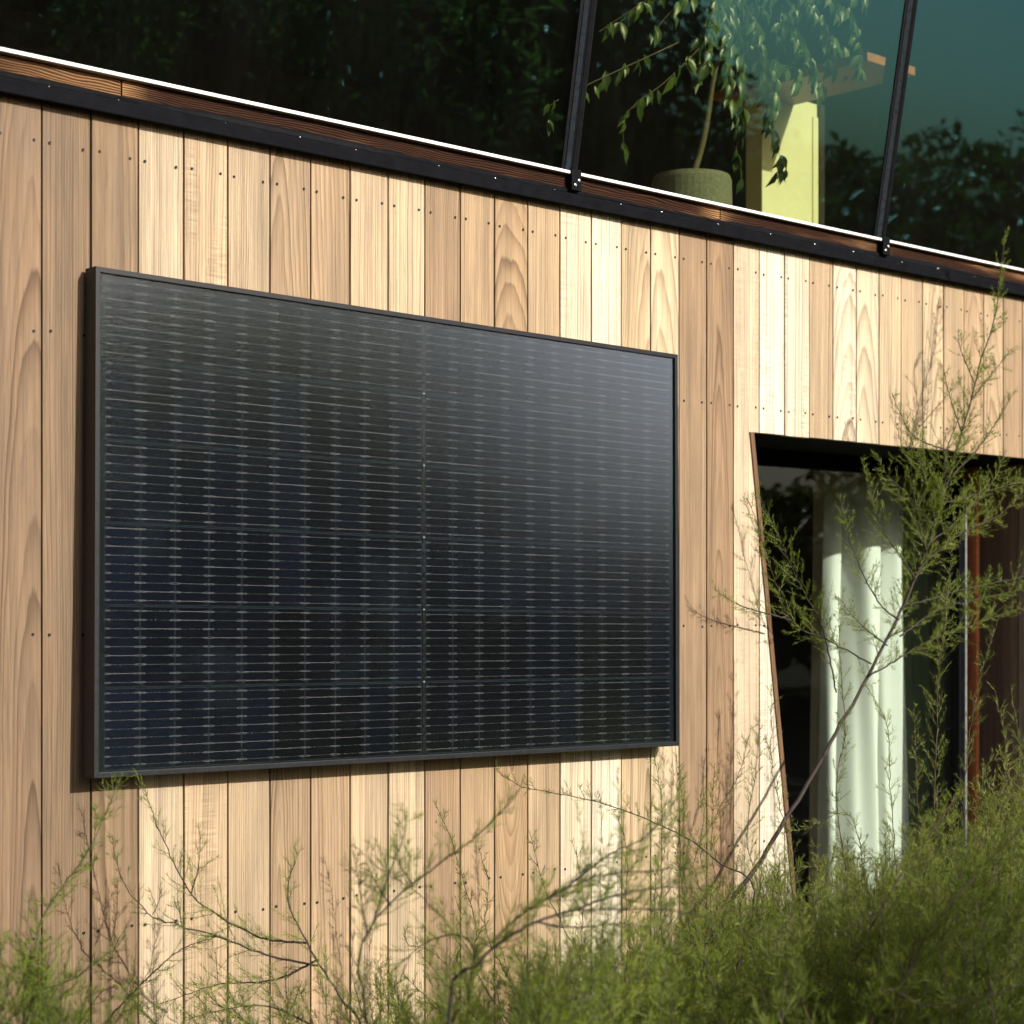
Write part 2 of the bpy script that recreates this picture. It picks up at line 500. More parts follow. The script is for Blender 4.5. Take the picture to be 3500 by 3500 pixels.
# black flashing, seal, charred beam, white ledge
XL, XR = -1.0, 7.0
zb = CAMZ + 1.0035
bm = bmesh.new()
profile_x(bm, [(0.0, zb + .006), (-.026, zb), (-.0285, zb + .002), (-.0285, zb + .027), (-.027, zb + .0295),
               (-.012, zb + .040), (0.0, zb + .040)], XL, XR)
flash = bmobj('flashing', bm, M['black'], house)
def wave(x, k):
    a = .0022 * math.sin(x * 3.1) + .0016 * math.sin(x * 7.7 + 1) + .0010 * math.sin(x * 17.0)
    return (0, a) if k in (2, 3, 4) else (0, 0)
bm = bmesh.new()
profile_x(bm, [(-.0125, zb + .033), (-.0195, zb + .0355), (-.0205, zb + .041), (-.0165, zb + .0465), (-.0125, zb + .0465)], XL, XR, 160, wave)
bmobj('rubber_seal', bm, M['rubber'], house, smooth=False)
bm = bmesh.new()
for k in range(19):
    x = 1.9 + k * 0.205 + random.uniform(-.03, .03)
    bmesh.ops.create_icosphere(bm, subdivisions=1, radius=0.0010 if k % 3 else 0.0016,
                               matrix=Matrix.Translation((x, -.0278 + (.006 if k % 2 else 0), zb + .0295 + (.004 if k % 2 else 0))))
o = bmobj('flashing_rivets', bm, M['steel'], flash); o['kind'] = 'stuff'
zc0, zc1 = zb + .0400, CAMZ + 1.0835
jx = [XL, 1.8 + 0.2, 3.0, 5.2, XR]
j1 = onplane(405, 330)[0]; j2 = onplane(2450, 760)[0]
for k, (a, b) in enumerate(((XL, j1), (j1, j2), (j2, XR))):
    bm = bmesh.new()
    lr = bm.verts.layers.float.new('board_rand'); lp = bm.verts.layers.float.new('board_pale')
    n = 60
    profile_x(bm, [(-.011, zc0), (-.012, zc0 + .001), (-.012, zc1), (0.02, zc1), (.02, zc0)], a + .002, b - .002, n)
    for v in bm.verts:
        v[lr] = k * .37 + .1
        x = v.co.x
        pale = 0.0
        if k == 0: pale = max(0, min(1, (x - 1.72) / .25)) * .5
        if k == 1: pale = max(max(0, 1 - (x - j1) / .07) * .9, max(0, 1 - (j2 - x) / .10) * .9)
        if k == 2: pale = max(0, 1 - (x - j2) / .06) * .6
        v[lp] = pale
    bmobj('charred_board', bm, M['char'], house)
MUL = [0.75, 3.400, 4.713, 6.02]       # mullion foot positions
zl0, zl1 = CAMZ + 1.0838, CAMZ + 1.0918
for a, b in zip([XL] + MUL, MUL + [XR]):
    bm = bmesh.new()
    box(bm, a + (.017 if a != XL else 0), b - .017, -.029, 0.02, zl0, zl1, .0012)
    bmobj('window_ledge', bm, M['white'], house)

# leaning windows
TAU = math.radians(9.6)
def lean(x, h, out=0.0):          # point on the leaning glass plane, h up the slope, out = outwards from it
    y = -.006 - h * math.sin(TAU) - out * math.cos(TAU)
    z = zl1 + .001 + h * math.cos(TAU) - out * math.sin(TAU)
    return (x, y, z)
def leanbox(bm, x0, x1, h0, h1, o0, o1, bevel=0):
    t = bmesh.new()
    box(t, x0, x1, o0, o1, h0, h1, bevel)
    for v in t.verts:
        v.co = lean(v.co.x, v.co.z, v.co.y)
    me = bpy.data.meshes.new('tmp'); t.to_mesh(me); t.free()
    bm.from_mesh(me); bpy.data.meshes.remove(me)
HW = 1.55
for a, b in zip([XL] + MUL, MUL + [XR]):
    win = bpy.data.objects.new('window', None)
    win.location = Vector(((a + b) / 2, 0, zl1)) - parent_world(house)
    link(win, house)
    bm = bmesh.new(); leanbox(bm, a + .006, b - .006, 0, HW, -.010, 0)
    bmobj('pane', bm, M['glass'], win)
    for g0, g1 in ((a + .02, a + .026), (b - .030, b - .020)):
        bm = bmesh.new(); leanbox(bm, g0, g1, .004, HW, .0005, .0025)
        bmobj('gasket', bm, M['rubber'], win)
for mx in MUL:
    bm = bmesh.new()
    leanbox(bm, mx - .009, mx + .013, 0.0, HW, -.06, .014, .002)
    leanbox(bm, mx - .0035, mx + .0075, 0.0, HW, .0142, .0155, .0005)
    mo = bmobj('mullion', bm, M['blackmetal'], house)
    bm = bmesh.new()
    n = 8
    rows = []
    for h in (0.0, HW):
        rows.append([bm.verts.new(lean(mx - .0095 - .006 * (1 - math.cos(math.pi * k / (n * 2))), h, .012 * math.cos(math.pi * k / (2 * n)) + .001)) for k in range(n + 1)])
    for k in range(n):
        bm.faces.new((rows[0][k], rows[0][k + 1], rows[1][k + 1], rows[1][k]))
    bmobj('glazing_bead', bm, M['gasket'], mo, smooth=True)
    bm = bmesh.new()
    box(bm, mx - .017, mx + .017, -.034, -.012, CAMZ + 1.0425, CAMZ + 1.0965, .001)
    bmobj('bracket', bm, M['blackmetal'], mo)
    for (dx, dz) in ((.008, 1.069), (-.005, 1.056)):
        bm = bmesh.new()
        bmesh.ops.create_uvsphere(bm, u_segments=14, v_segments=8, radius=.0048)
        for v in bm.verts:
            v.co.y *= .45
            if v.co.y < -.0016: v.co.y = -.0016 + (.0009 if (v.co.x ** 2 + v.co.z ** 2) < .000004 else 0)
        bmesh.ops.translate(bm, verts=bm.verts, vec=(mx + dx, -.0345, CAMZ + dz))
        bmobj('bolt', bm, M['steel'], mo, smooth=True)
# unseen roof slab over the windows, added to block light from above
bm = bmesh.new()
ye = lean(0, HW)[1]; ze = lean(0, HW)[2]
box(bm, XL + .001, XR - .001, ye - .05, 4.199, ze + .002, ze + .16)
bmobj('roof_slab', bm, M['blackmetal'], house)

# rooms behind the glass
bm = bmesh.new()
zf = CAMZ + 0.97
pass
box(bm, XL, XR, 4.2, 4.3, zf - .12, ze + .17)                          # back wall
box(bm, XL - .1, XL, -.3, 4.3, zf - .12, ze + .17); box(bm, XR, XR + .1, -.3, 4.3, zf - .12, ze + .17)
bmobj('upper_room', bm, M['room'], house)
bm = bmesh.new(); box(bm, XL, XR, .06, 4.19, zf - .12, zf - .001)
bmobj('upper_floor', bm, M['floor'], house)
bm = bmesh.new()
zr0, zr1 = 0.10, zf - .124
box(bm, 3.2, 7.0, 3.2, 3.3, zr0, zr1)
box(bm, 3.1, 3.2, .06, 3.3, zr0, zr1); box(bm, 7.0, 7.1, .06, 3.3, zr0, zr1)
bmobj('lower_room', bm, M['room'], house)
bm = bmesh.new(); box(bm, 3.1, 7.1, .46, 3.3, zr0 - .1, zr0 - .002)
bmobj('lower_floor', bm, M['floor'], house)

# doorway: soffit, slanted edge board, right reveal, frame, pane
GD = 0.355
bm = bmesh.new()
box(bm, OX - .02, OR + .03, .0515, GD + .09, OZ + .004, OZ + .024)
bmobj('soffit', bm, M['matteblack'], house)
bm = bmesh.new()
lay_p = bm.verts.layers.float_vector.new('board_pos'); lay_c = bm.verts.layers.float_color.new('board_colour')
lay_b = bm.verts.layers.float_vector.new('board_pith'); lay_g = bm.verts.layers.float_vector.new('board_grain')
vv = []
for z, yy in ((OZ - .001, 0), (.08, 0)):
    xj = jamb(z)
    for (dx, dy) in ((.0015, -.004), (.0175, -.004), (.0175, GD), (.0015, GD)):
        vv.append(bm.verts.new((xj + dx, dy, z)))
for f in ((0, 1, 2, 3), (7, 6, 5, 4), (0, 4, 5, 1), (1, 5, 6, 2), (2, 6, 7, 3), (3, 7, 4, 0)):
    bm.faces.new([vv[k] for k in f])
BOARDS[60] = (176, 128, 88); GRAIN[60] = (.2, .1, 0, .005, 0)
board_attrs(vv, 60, OX)
bmobj('jamb_board', bm, M['wood'], house)
bm = bmesh.new()
lay_p = bm.verts.layers.float_vector.new('board_pos'); lay_c = bm.verts.layers.float_color.new('board_colour')
lay_b = bm.verts.layers.float_vector.new('board_pith'); lay_g = bm.verts.layers.float_vector.new('board_grain')
for k, (a, b) in enumerate(((.022, .085), (.089, .197), (.201, GD + .02))):
    n0 = len(bm.verts)
    box(bm, OR + .001, OR + .021, a, b, .08, OZ + .002)
    bm.verts.ensure_lookup_table()
    BOARDS[70 + k] = [(222, 184, 152), (214, 176, 146), (196, 150, 120)][k]
    GRAIN[70 + k] = (.1 * (k - 1), .05, .03, .006, 0)
    board_attrs(bm.verts[n0:], 70 + k, (a + b) / 2, flip=True)
bmobj('reveal_boards', bm, M['wood'], house)
door = bpy.data.objects.new('glass_door', None)
door.location = Vector((4.9, GD, OB)) - parent_world(house)
link(door, house)
bm = bmesh.new()
XG1 = 5.700
box(bm, OX - .02, XG1 + .02, GD + .01, GD + .06, OZ - .048, OZ + .003, .002)
box(bm, OX - .02, OX + .10, GD + .0105, GD + .058, .1, OZ - .049, .002)
box(bm, XG1 - .03, XG1 + .012, GD - .002, GD + .06, .1, OZ - .049, .002)
box(bm, OX - .02, XG1, GD + .01, GD + .06, .03, .098, .002)
bmobj('door_frame', bm, M['blackmetal'], door)
bm = bmesh.new(); box(bm, OX + .1005, XG1 - .031, GD + .026, GD + .034, .099, OZ - .049)
bmobj('pane', bm, M['glass_low'], door)
bm = bmesh.new(); box(bm, XG1 - .006, XG1 + .004, GD - .012, GD - .003, .1, OZ - .05, .001)
bmobj('edge_strip', bm, M['alu'], door)
bm = bmesh.new(); box(bm, XG1 + .028, XG1 + .047, GD - .035, GD + .02, .1, OZ - .002, .003)
bmobj('batten', bm, M['orange'], door)
bm = bmesh.new(); box(bm, XG1 + .012, OR + .0005, GD + .021, GD + .05, .1, OZ + .003)
bmobj('side_panel', bm, M['matteblack'], door)

# ------------------------------------------------------------------ curtains inside the doorway
def curtain(name, path, z0, z1, mat, label, flare=0.0):
    """a hanging cloth that follows a path of (x, depth) folds and spreads towards its hem"""
    p = np.array([(x, y, 0) for x, y in path])
    q = smooth(p, len(path) * 9)
    nz = 30
    xr = q[-1, 0]
    vs, fs = [], []
    for r in range(nz + 1):
        fz = r / nz
        z = z0 + (z1 - z0) * fz
        for c, (x, y, _) in enumerate(q):
            k = 1 + flare * (1 - fz)
            yy = y + .012 * math.sin(fz * 4 + c * .35) * (1 - fz)
            vs.append((xr + .02 * (1 - fz) * 2 - (xr - x) * k + .006 * math.sin(fz * 6 + c * .2), yy, z))
    w = len(q)
    for r in range(nz):
        for c in range(w - 1):
            fs.append((r * w + c, r * w + c + 1, (r + 1) * w + c + 1, (r + 1) * w + c))
    root = thing(name, (q[w // 2, 0], q[w // 2, 1], z0), label, 'curtain')
    o = meshobj('drape', vs, fs, mat, root, smooth=True)
    sol = o.modifiers.new('thick', 'SOLIDIFY'); sol.thickness = .002
    return root
def mat_fabric(name, col):
    t = NT(name)
    o = t.obj()
    wv = t.noise(t.vmath('MULTIPLY', o, (900, 900, 900)), 1.0, 2)
    c = t.scale_rgb(col, t.maprange(wv, .3, .7, .92, 1.05))
    p = t.principled(Base_Color=c, Roughness=.85)
    p.inputs['Specular IOR Level'].default_value = .15
    tl = t.n('ShaderNodeBsdfTranslucent'); t.set(tl.inputs[0], c)
    mx = t.n('ShaderNodeMixShader'); mx.inputs[0].default_value = .05
    t.set(mx.inputs[1], p.outputs[0]); t.set(mx.inputs[2], tl.outputs[0])
    t.t.links.new(mx.outputs[0], t.out.inputs[0])
    return t.m
M['curtain'] = mat_fabric('pale_curtain', (.80, .80, .77))
M['curtain2'] = mat_fabric('olive_curtain', (.74, .84, .50))
cL = onplane(1573 * K, 1000 * K, .62)[0]
curtain('curtain', [(cL + dx * 1.2, dy) for dx, dy in ((0, .66), (.012, .625), (.032, .615), (.046, .64), (.055, .72), (.063, .765), (.072, .755), (.082, .70), (.095, .615), (.115, .575), (.145, .562), (.17, .575),
        (.184, .61), (.190, .645), (.198, .63), (.210, .585), (.235, .562), (.275, .565), (.300, .60), (.31, .66))], .12, OZ + .01, M['curtain'],
        'pale mint white curtain hanging in deep folds behind the glass door', .26)
c2L = onplane(3070, 2000, .70)[0]; c2R = onplane(3330, 2000, .70)[0]
curtain('curtain', [(c2L + (c2R - c2L) * k / 22, .70 + .022 * math.sin(k * 1.9) + .012 * math.sin(k * .8)) for k in range(23)], .12, OZ + .01, M['curtain2'],
        'dark olive curtain in shade to the right of the pale one')

# ------------------------------------------------------------------ solar panel
PW, PH, PT = 1.755, 1.038, 0.041
pc = np.array([2.87826702, 3.39059726, 0.15084492])
pitch, roll = 0.01674962, 0.01380003
panel = thing('solar_panel', (pc[0], pc[1] - D, CAMZ + pc[2]), 'large black solar panel mounted on the larch boards', 'solar panel')
cp, sp, cr, sr = math.cos(pitch), math.sin(pitch), math.cos(roll), math.sin(roll)
Rx = np.array([[1, 0, 0], [0, cp, -sp], [0, sp, cp]]); Rn = np.array([[cr, 0, sr], [0, 1, 0], [-sr, 0, cr]])
R = Rx @ Rn                                  # (along, outward, up)
def pl(u, v, w):                             # panel coordinates -> world; w outward from the front of the frame
    q = R @ np.array([u, w, v])
    # facade axes: outward is -y
    return (pc[0] + q[0], -D - (-pc[1] + q[1]) - 0.0, CAMZ + pc[2] + q[2])
# pc[1] is measured as distance in front of the camera
def pl(u, v, w):
    q = R @ np.array([u, w, v])
    n = -pc[1] + q[1]
    return (pc[0] + q[0], -n - D, CAMZ + pc[2] + q[2])
def pbox(bm, u0, u1, v0, v1, w0, w1, bevel=0):
    t = bmesh.new(); box(t, u0, u1, w0, w1, v0, v1, bevel)
    for x in t.verts: x.co = pl(x.co.x, x.co.z, x.co.y)
    me = bpy.data.meshes.new('tmp'); t.to_mesh(me); t.free(); bm.from_mesh(me); bpy.data.meshes.remove(me)
LIP, REC = 0.0115, 0.0055
hw, hh = PW / 2, PH / 2
def rail(a, b, c, d):
    """mitred rail: outer corners a, b and inner corners d, c in (u, v)"""
    bm = bmesh.new()
    q = [a, b, c, d]
    f = [bm.verts.new((x, -0.0, y)) for x, y in q]
    bkk = [bm.verts.new((x, -PT, y)) for x, y in q]
    fc = bm.faces.new(f)
    bm.faces.new(bkk[::-1])
    for i in range(4):
        bm.faces.new((f[i], bkk[i], bkk[(i + 1) % 4], f[(i + 1) % 4]))
    bmesh.ops.bevel(bm, geom=[e for e in fc.edges if set(e.verts) in ({f[0], f[1]}, {f[2], f[3]})], offset=.0014, segments=3, affect='EDGES', profile=.5)
    for x in bm.verts: x.co = pl(x.co.x, x.co.z, x.co.y)
    return bm
iw, ih = hw - LIP, hh - LIP
e = .00015
for (a, b, c, d) in (((-hw, hh), (hw, hh), (iw - e, ih), (-iw + e, ih)), ((hw, hh - e), (hw, -hh + e), (iw, -ih + e), (iw, ih - e)),
                     ((hw, -hh), (-hw, -hh), (-iw + e, -ih), (iw - e, -ih)), ((-hw, -hh + e), (-hw, hh - e), (-iw, ih - e), (-iw, -ih + e))):
    bmobj('frame_rail', rail(a, b, c, d), M['frame'], panel)
def mat_cell():
    t = NT('silicon_cell')
    c0 = t.attr('cell_colour').outputs['Color']
    o = t.obj()
    gr = t.noise(t.vmath('MULTIPLY', o, (700, 700, 700)), 1.0, 2, .7)
    fing = t.math('SINE', t.math('MULTIPLY', t.sep(o)[0], 2 * math.pi / .0016))
    c = t.scale_rgb(c0, t.maprange(gr, .3, .7, .55, 1.5))
    p = t.principled(Base_Color=c, Roughness=.38, Metallic=.0)
    p.inputs['Specular IOR Level'].default_value = .03
    return t.m
M['cell'] = mat_cell()
M['backsheet'] = mat_plain('black_backsheet', (.009, .013, .016), .6, 0, .15, 30, 0, .05)
M['silver'] = mat_plain('tinned_wire', (.34, .335, .32), .5, .4, .25, 160)
M['celledge'] = mat_plain('cell_edge', (.050, .070, .090), .6, 0, .2, 80, 0, .05)
M['centre'] = mat_plain('centre_ribbon', (.010, .011, .012), .3, .0, .2, 80)
def mat_panelglass():
    t = NT('textured_solar_glass')
    o = t.obj()
    fr = t.fresnel(2.9)
    gl = t.n('ShaderNodeBsdfGlossy', distribution='BECKMANN'); gl.inputs['Roughness'].default_value = .22
    gl.inputs['Color'].default_value = (.80, .89, 1, 1)
    tr = t.n('ShaderNodeBsdfTransparent'); tr.inputs[0].default_value = (.97, .98, .97, 1)
    mx = t.n('ShaderNodeMixShader')
    t.set(mx.inputs[0], fr); t.set(mx.inputs[1], tr.outputs[0]); t.set(mx.inputs[2], gl.outputs[0])
    # dust and finger marks near the edges
    df = t.n('ShaderNodeBsdfDiffuse'); df.inputs[0].default_value = (.30, .42, .50, 1)
    m2 = t.n('ShaderNodeMixShader')
    s = t.maprange(t.noise(t.vmath('MULTIPLY', o, (3.2, 3.2, 5.0)), 1.0, 4, .6), .55, .85, .0005, .012)
    t.set(m2.inputs[0], s); t.set(m2.inputs[1], mx.outputs[0]); t.set(m2.inputs[2], df.outputs[0])
    t.t.links.new(m2.outputs[0], t.out.inputs[0])
    return t.m
M['panelglass'] = mat_panelglass()
W0 = -REC - .0036
bm = bmesh.new(); pbox(bm, -iw, iw, -ih, ih, -.012, W0 - .0004)
bs = bmobj('backsheet', bm, M['backsheet'], panel)
# cells
CW, CH, GX, GY, MID = .0830, .1655, .0014, .0032, .0135
cells, cfaces, ccol = [], [], []
ev, ef = [], []           # outlines
wv, wf = [], []           # wires
xs = []
half = 10 * CW + 9 * GX
for side in (0, 1):
    for c in range(10):
        x = (-MID / 2 - half + c * (CW + GX)) if side == 0 else (MID / 2 + c * (CW + GX))
        xs.append((side, x))
tot = 6 * CH + 5 * GY
rr = random.Random(5)
def wq(u0, u1, v0, v1, w):
    b = len(wv)
    wv.extend([pl(u0, v0, w), pl(u1, v0, w), pl(u1, v1, w), pl(u0, v1, w)])
    wf.append((b, b + 1, b + 2, b + 3))
for r in range(6):
    y1 = tot / 2 - r * (CH + GY); y0 = y1 - CH
    for k, (side, x) in enumerate(xs):
        chl = (r % 2 == 0) ^ (side == 1)
        cu, cv = .0075, .0105
        x1 = x + CW
        if chl: poly = [(x, y0 + cv), (x + cu, y0), (x1, y0), (x1, y1), (x + cu, y1), (x, y1 - cv)]
        else: poly = [(x, y0), (x1 - cu, y0), (x1, y0 + cv), (x1, y1 - cv), (x1 - cu, y1), (x, y1)]
        b = len(cells)
        cells += [pl(u, v, W0) for u, v in poly]
        cfaces.append(tuple(range(b, b + 6)))
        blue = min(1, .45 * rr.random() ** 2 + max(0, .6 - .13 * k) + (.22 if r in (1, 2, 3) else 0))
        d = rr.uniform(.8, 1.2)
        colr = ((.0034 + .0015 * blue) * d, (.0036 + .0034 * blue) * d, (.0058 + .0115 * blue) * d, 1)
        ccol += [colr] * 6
        # thin pale edge line
        cx, cy = (x + x1) / 2, (y0 + y1) / 2
        b = len(ev)
        for (u, v) in poly: ev.append(pl(u, v, W0 + .0002))
        for (u, v) in poly:
            su = u - math.copysign(.0006, u - cx); svv = v - math.copysign(.0006, v - cy)
            ev.append(pl(su, svv, W0 + .0002))
        for i in range(6):
            j = (i + 1) % 6
            ef.append((b + i, b + j, b + 6 + j, b + 6 + i))
        for n in range(9):
            v = y0 + CH * (n + .5) / 9
            w = W0 + .0005
            fat = rr.random()
            th = .00006 if fat < .64 else (.00014 if fat < .88 else .00028)
            wq(x + .0105, x1 - .0105, v - th, v + th, w)
            for q in range(1, 7):
                if rr.random() < .85:
                    u = x + .010 + (CW - .02) * (q - .5 + rr.uniform(-.05, .05)) / 6
                    wq(u - .0006, u + .0006, v - .0005, v + .0005, w + .0001)
            for (ua, ub, ue) in ((x + .0010, x + .0108, x + .0108), (x1 - .0108, x1 - .0010, x1 - .0108)):
                wq(ua, ub, v + .0010, v + .00145, w); wq(ua, ub, v - .00145, v - .0010, w)
                wq(ue - .0006, ue + .0006, v - .0009, v + .0009, w)
            if k not in (9, 10) and k < 19 and rr.random() < .6:
                wq(x1 - .001, x1 + GX + .001, v - .0005, v + .0005, w + .0001)
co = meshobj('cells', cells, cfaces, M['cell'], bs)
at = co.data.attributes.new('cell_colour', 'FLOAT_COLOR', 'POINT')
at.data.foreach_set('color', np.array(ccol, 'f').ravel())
meshobj('cell_edges', ev, ef, M['celledge'], bs)
meshobj('wires', wv, wf, M['silver'], bs)
bm = bmesh.new()
pbox(bm, -.0035, .0035, -tot / 2, tot / 2, W0 + .0002, W0 + .0009)
bmobj('centre_ribbon', bm, M['centre'], bs)
for r in range(1, 6):
    bm = bmesh.new()
    v = tot / 2 - r * (CH + GY) + GY / 2
    pbox(bm, -.002, .003, v - .001, v + .0025, W0 + .001, W0 + .0016)
    bmobj('solder_tab', bm, M['silver'], bs)
bm = bmesh.new(); pbox(bm, -iw + .0002, iw - .0002, -ih + .0002, ih - .0002, -REC - .0025, -REC)
bmobj('cover_glass', bm, M['panelglass'], panel)
for u in (-.55, .55):
    bm = bmesh.new()
    box(bm, u - .02 + pc[0], u + .02 + pc[0], -.0045, -.0015, CAMZ + pc[2] - .45, CAMZ + pc[2] + .45)
    bmobj('mounting_rail', bm, M['blackmetal'], panel)

# ------------------------------------------------------------------ indoor plant, pot, shelf, post upstairs
def leafcards(name, P, Dr, N, L, Wd, mat, parent, rnd, bend=.25, rows=4):
    """lance shaped leaves with a fold and a drip tip; arrays of base, direction, normal, length, width"""
    P, Dr, N = map(np.asarray, (P, Dr, N))
    n = len(P)
    Dr = Dr / np.linalg.norm(Dr, axis=1, keepdims=True)
    S = np.cross(Dr, N); S /= np.linalg.norm(S, axis=1, keepdims=True) + 1e-9
    N = np.cross(S, Dr)
    ts = np.linspace(0, 1, rows + 1)
    wd = {4: [.06, .85, 1.0, .45, .0], 3: [.1, 1.0, .8, .0], 2: [.3, 1.0, .0]}[rows]
    V = []
    for t, w in zip(ts, wd):
        c = P + Dr * (L * t)[:, None] - N * (bend * L * t * t)[:, None]
        hw_ = (Wd * w * .5)[:, None]
        V += [c - S * hw_ + N * hw_ * .35, c, c + S * hw_ + N * hw_ * .35]
    V = np.stack(V, 1)
    m = 3 * (rows + 1)
    base = (np.arange(n) * m)[:, None]
    quads = []
    for r in range(rows):
        a = 3 * r
        quads += [[a, a + 1, a + 4, a + 3], [a + 1, a + 2, a + 5, a + 4]]
    quads = np.array(quads)
    Fq = (base[:, :, None] + quads[None]).reshape(-1, 4)
    return fastmesh(name, V.reshape(-1, 3), Fq, mat, parent, np.repeat(rnd, m))
def fastmesh(name, V, Q, mat, parent=None, rnd=None, tris=None):
    off = np.array(parent_world(parent)) if parent is not None else np.zeros(3)
    V = np.asarray(V) - off
    me = bpy.data.meshes.new(name)
    nq = len(Q); nt = 0 if tris is None else len(tris)
    me.vertices.add(len(V)); me.vertices.foreach_set('co', V.astype('f').ravel())
    idx = np.asarray(Q).ravel()
    if nt: idx = np.concatenate([idx, np.asarray(tris).ravel()])
    me.loops.add(len(idx)); me.loops.foreach_set('vertex_index', idx.astype('i'))
    me.polygons.add(nq + nt)
    st = np.concatenate([np.arange(nq) * 4, nq * 4 + np.arange(nt) * 3])
    me.polygons.foreach_set('loop_start', st.astype('i'))
    me.polygons.foreach_set('use_smooth', np.ones(nq + nt, bool))
    me.update(calc_edges=True)
    if rnd is not None:
        a = me.attributes.new('leaf_rand', 'FLOAT', 'POINT'); a.data.foreach_set('value', np.asarray(rnd).astype('f'))
    me.materials.append(mat)
    o = bpy.data.objects.new(name, me)
    return link(o, parent)
class Tubes:
    """many tapered tubes gathered into one mesh"""
    def __init__(s, sides=5): s.V, s.Q, s.n, s.k = [], [], 0, sides
    def add(s, pts, r0, r1):
        pts = np.asarray(pts, float); m = len(pts)
        t = np.gradient(pts, axis=0); t /= np.linalg.norm(t, axis=1, keepdims=True) + 1e-9
        up = np.tile([0.31, 0.2, 0.93], (m, 1))
        a = np.cross(t, up); a /= np.linalg.norm(a, axis=1, keepdims=True) + 1e-9
        b = np.cross(t, a)
        r = np.linspace(r0, r1, m)[:, None, None]
        th = np.arange(s.k) * 2 * math.pi / s.k
        ring = pts[:, None] + r * (a[:, None] * np.cos(th)[None, :, None] + b[:, None] * np.sin(th)[None, :, None])
        i = np.arange(m - 1)[:, None] * s.k; j = np.arange(s.k)[None]; j2 = (j + 1) % s.k
        q = np.stack([i + j, i + j2, i + s.k + j2, i + s.k + j], -1).reshape(-1, 4) + s.n
        s.V.append(ring.reshape(-1, 3)); s.Q.append(q); s.n += m * s.k
    def build(s, name, mat, parent):
        return fastmesh(name, np.concatenate(s.V), np.concatenate(s.Q), mat, parent)
M['ficus'] = mat_leaf('ficus_leaf', (.030, .066, .011, 1), (.070, .125, .022, 1), .34, .3, .4)
M['bark'] = mat_plain('brown_bark', (.10, .065, .04), .8, 0, .3, 40, .3)
M['figbark'] = mat_plain('fig_bark', (.075, .065, .03), .8, 0, .3, 40, .3)
M['basket'] = mat_plain('woven_basket', (.15, .16, .12), .9, 0, .35, 130, .8)
pot_c = onplane(1305 * K, 400 * K, .42)
ficus = thing('potted_plant', (pot_c[0], .42, zf), 'weeping fig in a woven pot behind the upper window', 'potted plant')
bm = bmesh.new()
n = 40
prof = [(.105, 0), (.118, .02), (.125, .10), (.122, .19), (.116, .20), (.113, .185), (.0, .175)]
rings = []
zp = zf
ptop = onplane(1305 * K, 334 * K, .42)[2]
for rad, z in prof:
    rings.append([bm.verts.new((pot_c[0] + rad * math.cos(2 * math.pi * k / n), .42 + rad * math.sin(2 * math.pi * k / n), zp + z / .2 * (ptop - zp))) for k in range(n)])
for a, b in zip(rings, rings[1:]):
    for k in range(n): bm.faces.new((a[k], a[(k + 1) % n], b[(k + 1) % n], b[k]))
bmobj('pot', bm, M['basket'], ficus)
tb = Tubes(6)
# a leaning trunk, then shoots that hang down
tb.add(smooth([(pot_c[0], .42, ptop - .01), onplane(1330 * K, 250 * K, .45), onplane(1352 * K, 120 * K, .45), onplane(1400 * K, -30 * K, .45), onplane(1440 * K, -150 * K, .45)], 20), .011, .006)
P_, D_, N_, L_ = [], [], [], []
strands = [
    [(1400, -60), (1345, 10), (1335, 70), (1338, 130)], [(1430, -80), (1380, 20), (1372, 90), (1372, 160), (1382, 200)],
    [(1440, -90), (1420, 20), (1430, 90), (1462, 150), (1455, 210)], [(1450, -90), (1480, 10), (1500, 80), (1528, 120)],
    [(1450, -90), (1530, 0), (1560, 60), (1590, 100), (1600, 150)], [(1440, -100), (1560, -10), (1610, 40), (1622, 110), (1632, 155)],
    [(1380, -40), (1430, 60), (1440, 140), (1452, 230), (1470, 290), (1482, 345)], [(1380, -40), (1395, 100), (1402, 190), (1390, 230)],
    [(1460, -100), (1580, -40), (1630, 0), (1640, 10)], [(1400, -60), (1260, -20), (1190, 20), (1130, 60)],
    [(1390, -60), (1290, 0), (1235, 60), (1225, 90)], [(1350, 60), (1260, 150), (1185, 210), (1176, 265), (1188, 290)],
    [(1430, 20), (1500, 60), (1540, 140), (1552, 190)], [(1400, 40), (1440, 110), (1498, 130), (1510, 170)],
    [(1400, 120), (1395, 250), (1388, 290), (1400, 345)], [(1280, 80), (1050, 190), (1040, 225), (1045, 210)], [(1400, -20), (1325, 60), (1315, 110), (1310, 160)],
    [(1500, -60), (1540, 30), (1570, 90), (1572, 140)], [(1480, -70), (1450, 0), (1400, 30), (1350, 20)], [(1470, -60), (1510, -10), (1480, 40), (1470, 90)]]
for si, s in enumerate(strands):
    dep = .26 + .05 * (si % 5) + .03 * random.random()
    pts = smooth([onplane(x * K, y * K, dep + .02 * math.sin(k + si)) for k, (x, y) in enumerate(s)], 18)
    tb.add(pts, .0022, .0008)
    sparse = si in (9, 10, 11, 14, 15)
    ln = np.linalg.norm(np.diff(pts, axis=0), axis=1).sum()
    nl = int(ln / (.026 if sparse else .0075))
    for q in range(nl):
        f = (q + random.random()) / nl
        if f < .22: continue
        p = pts[min(17, int(f * 17))]
        d = np.array([random.uniform(-.55, .55), random.uniform(-.35, .35), -1.0 + random.uniform(-.1, .5)])
        P_.append(p + np.array([random.uniform(-.012, .012) for _ in range(3)])); D_.append(d)
        N_.append([random.uniform(-.7, .7), -1, random.uniform(-.2, .8)]); L_.append(random.uniform(.036, .064))
tb.build('trunk', M['figbark'], ficus)
L_ = np.array(L_)
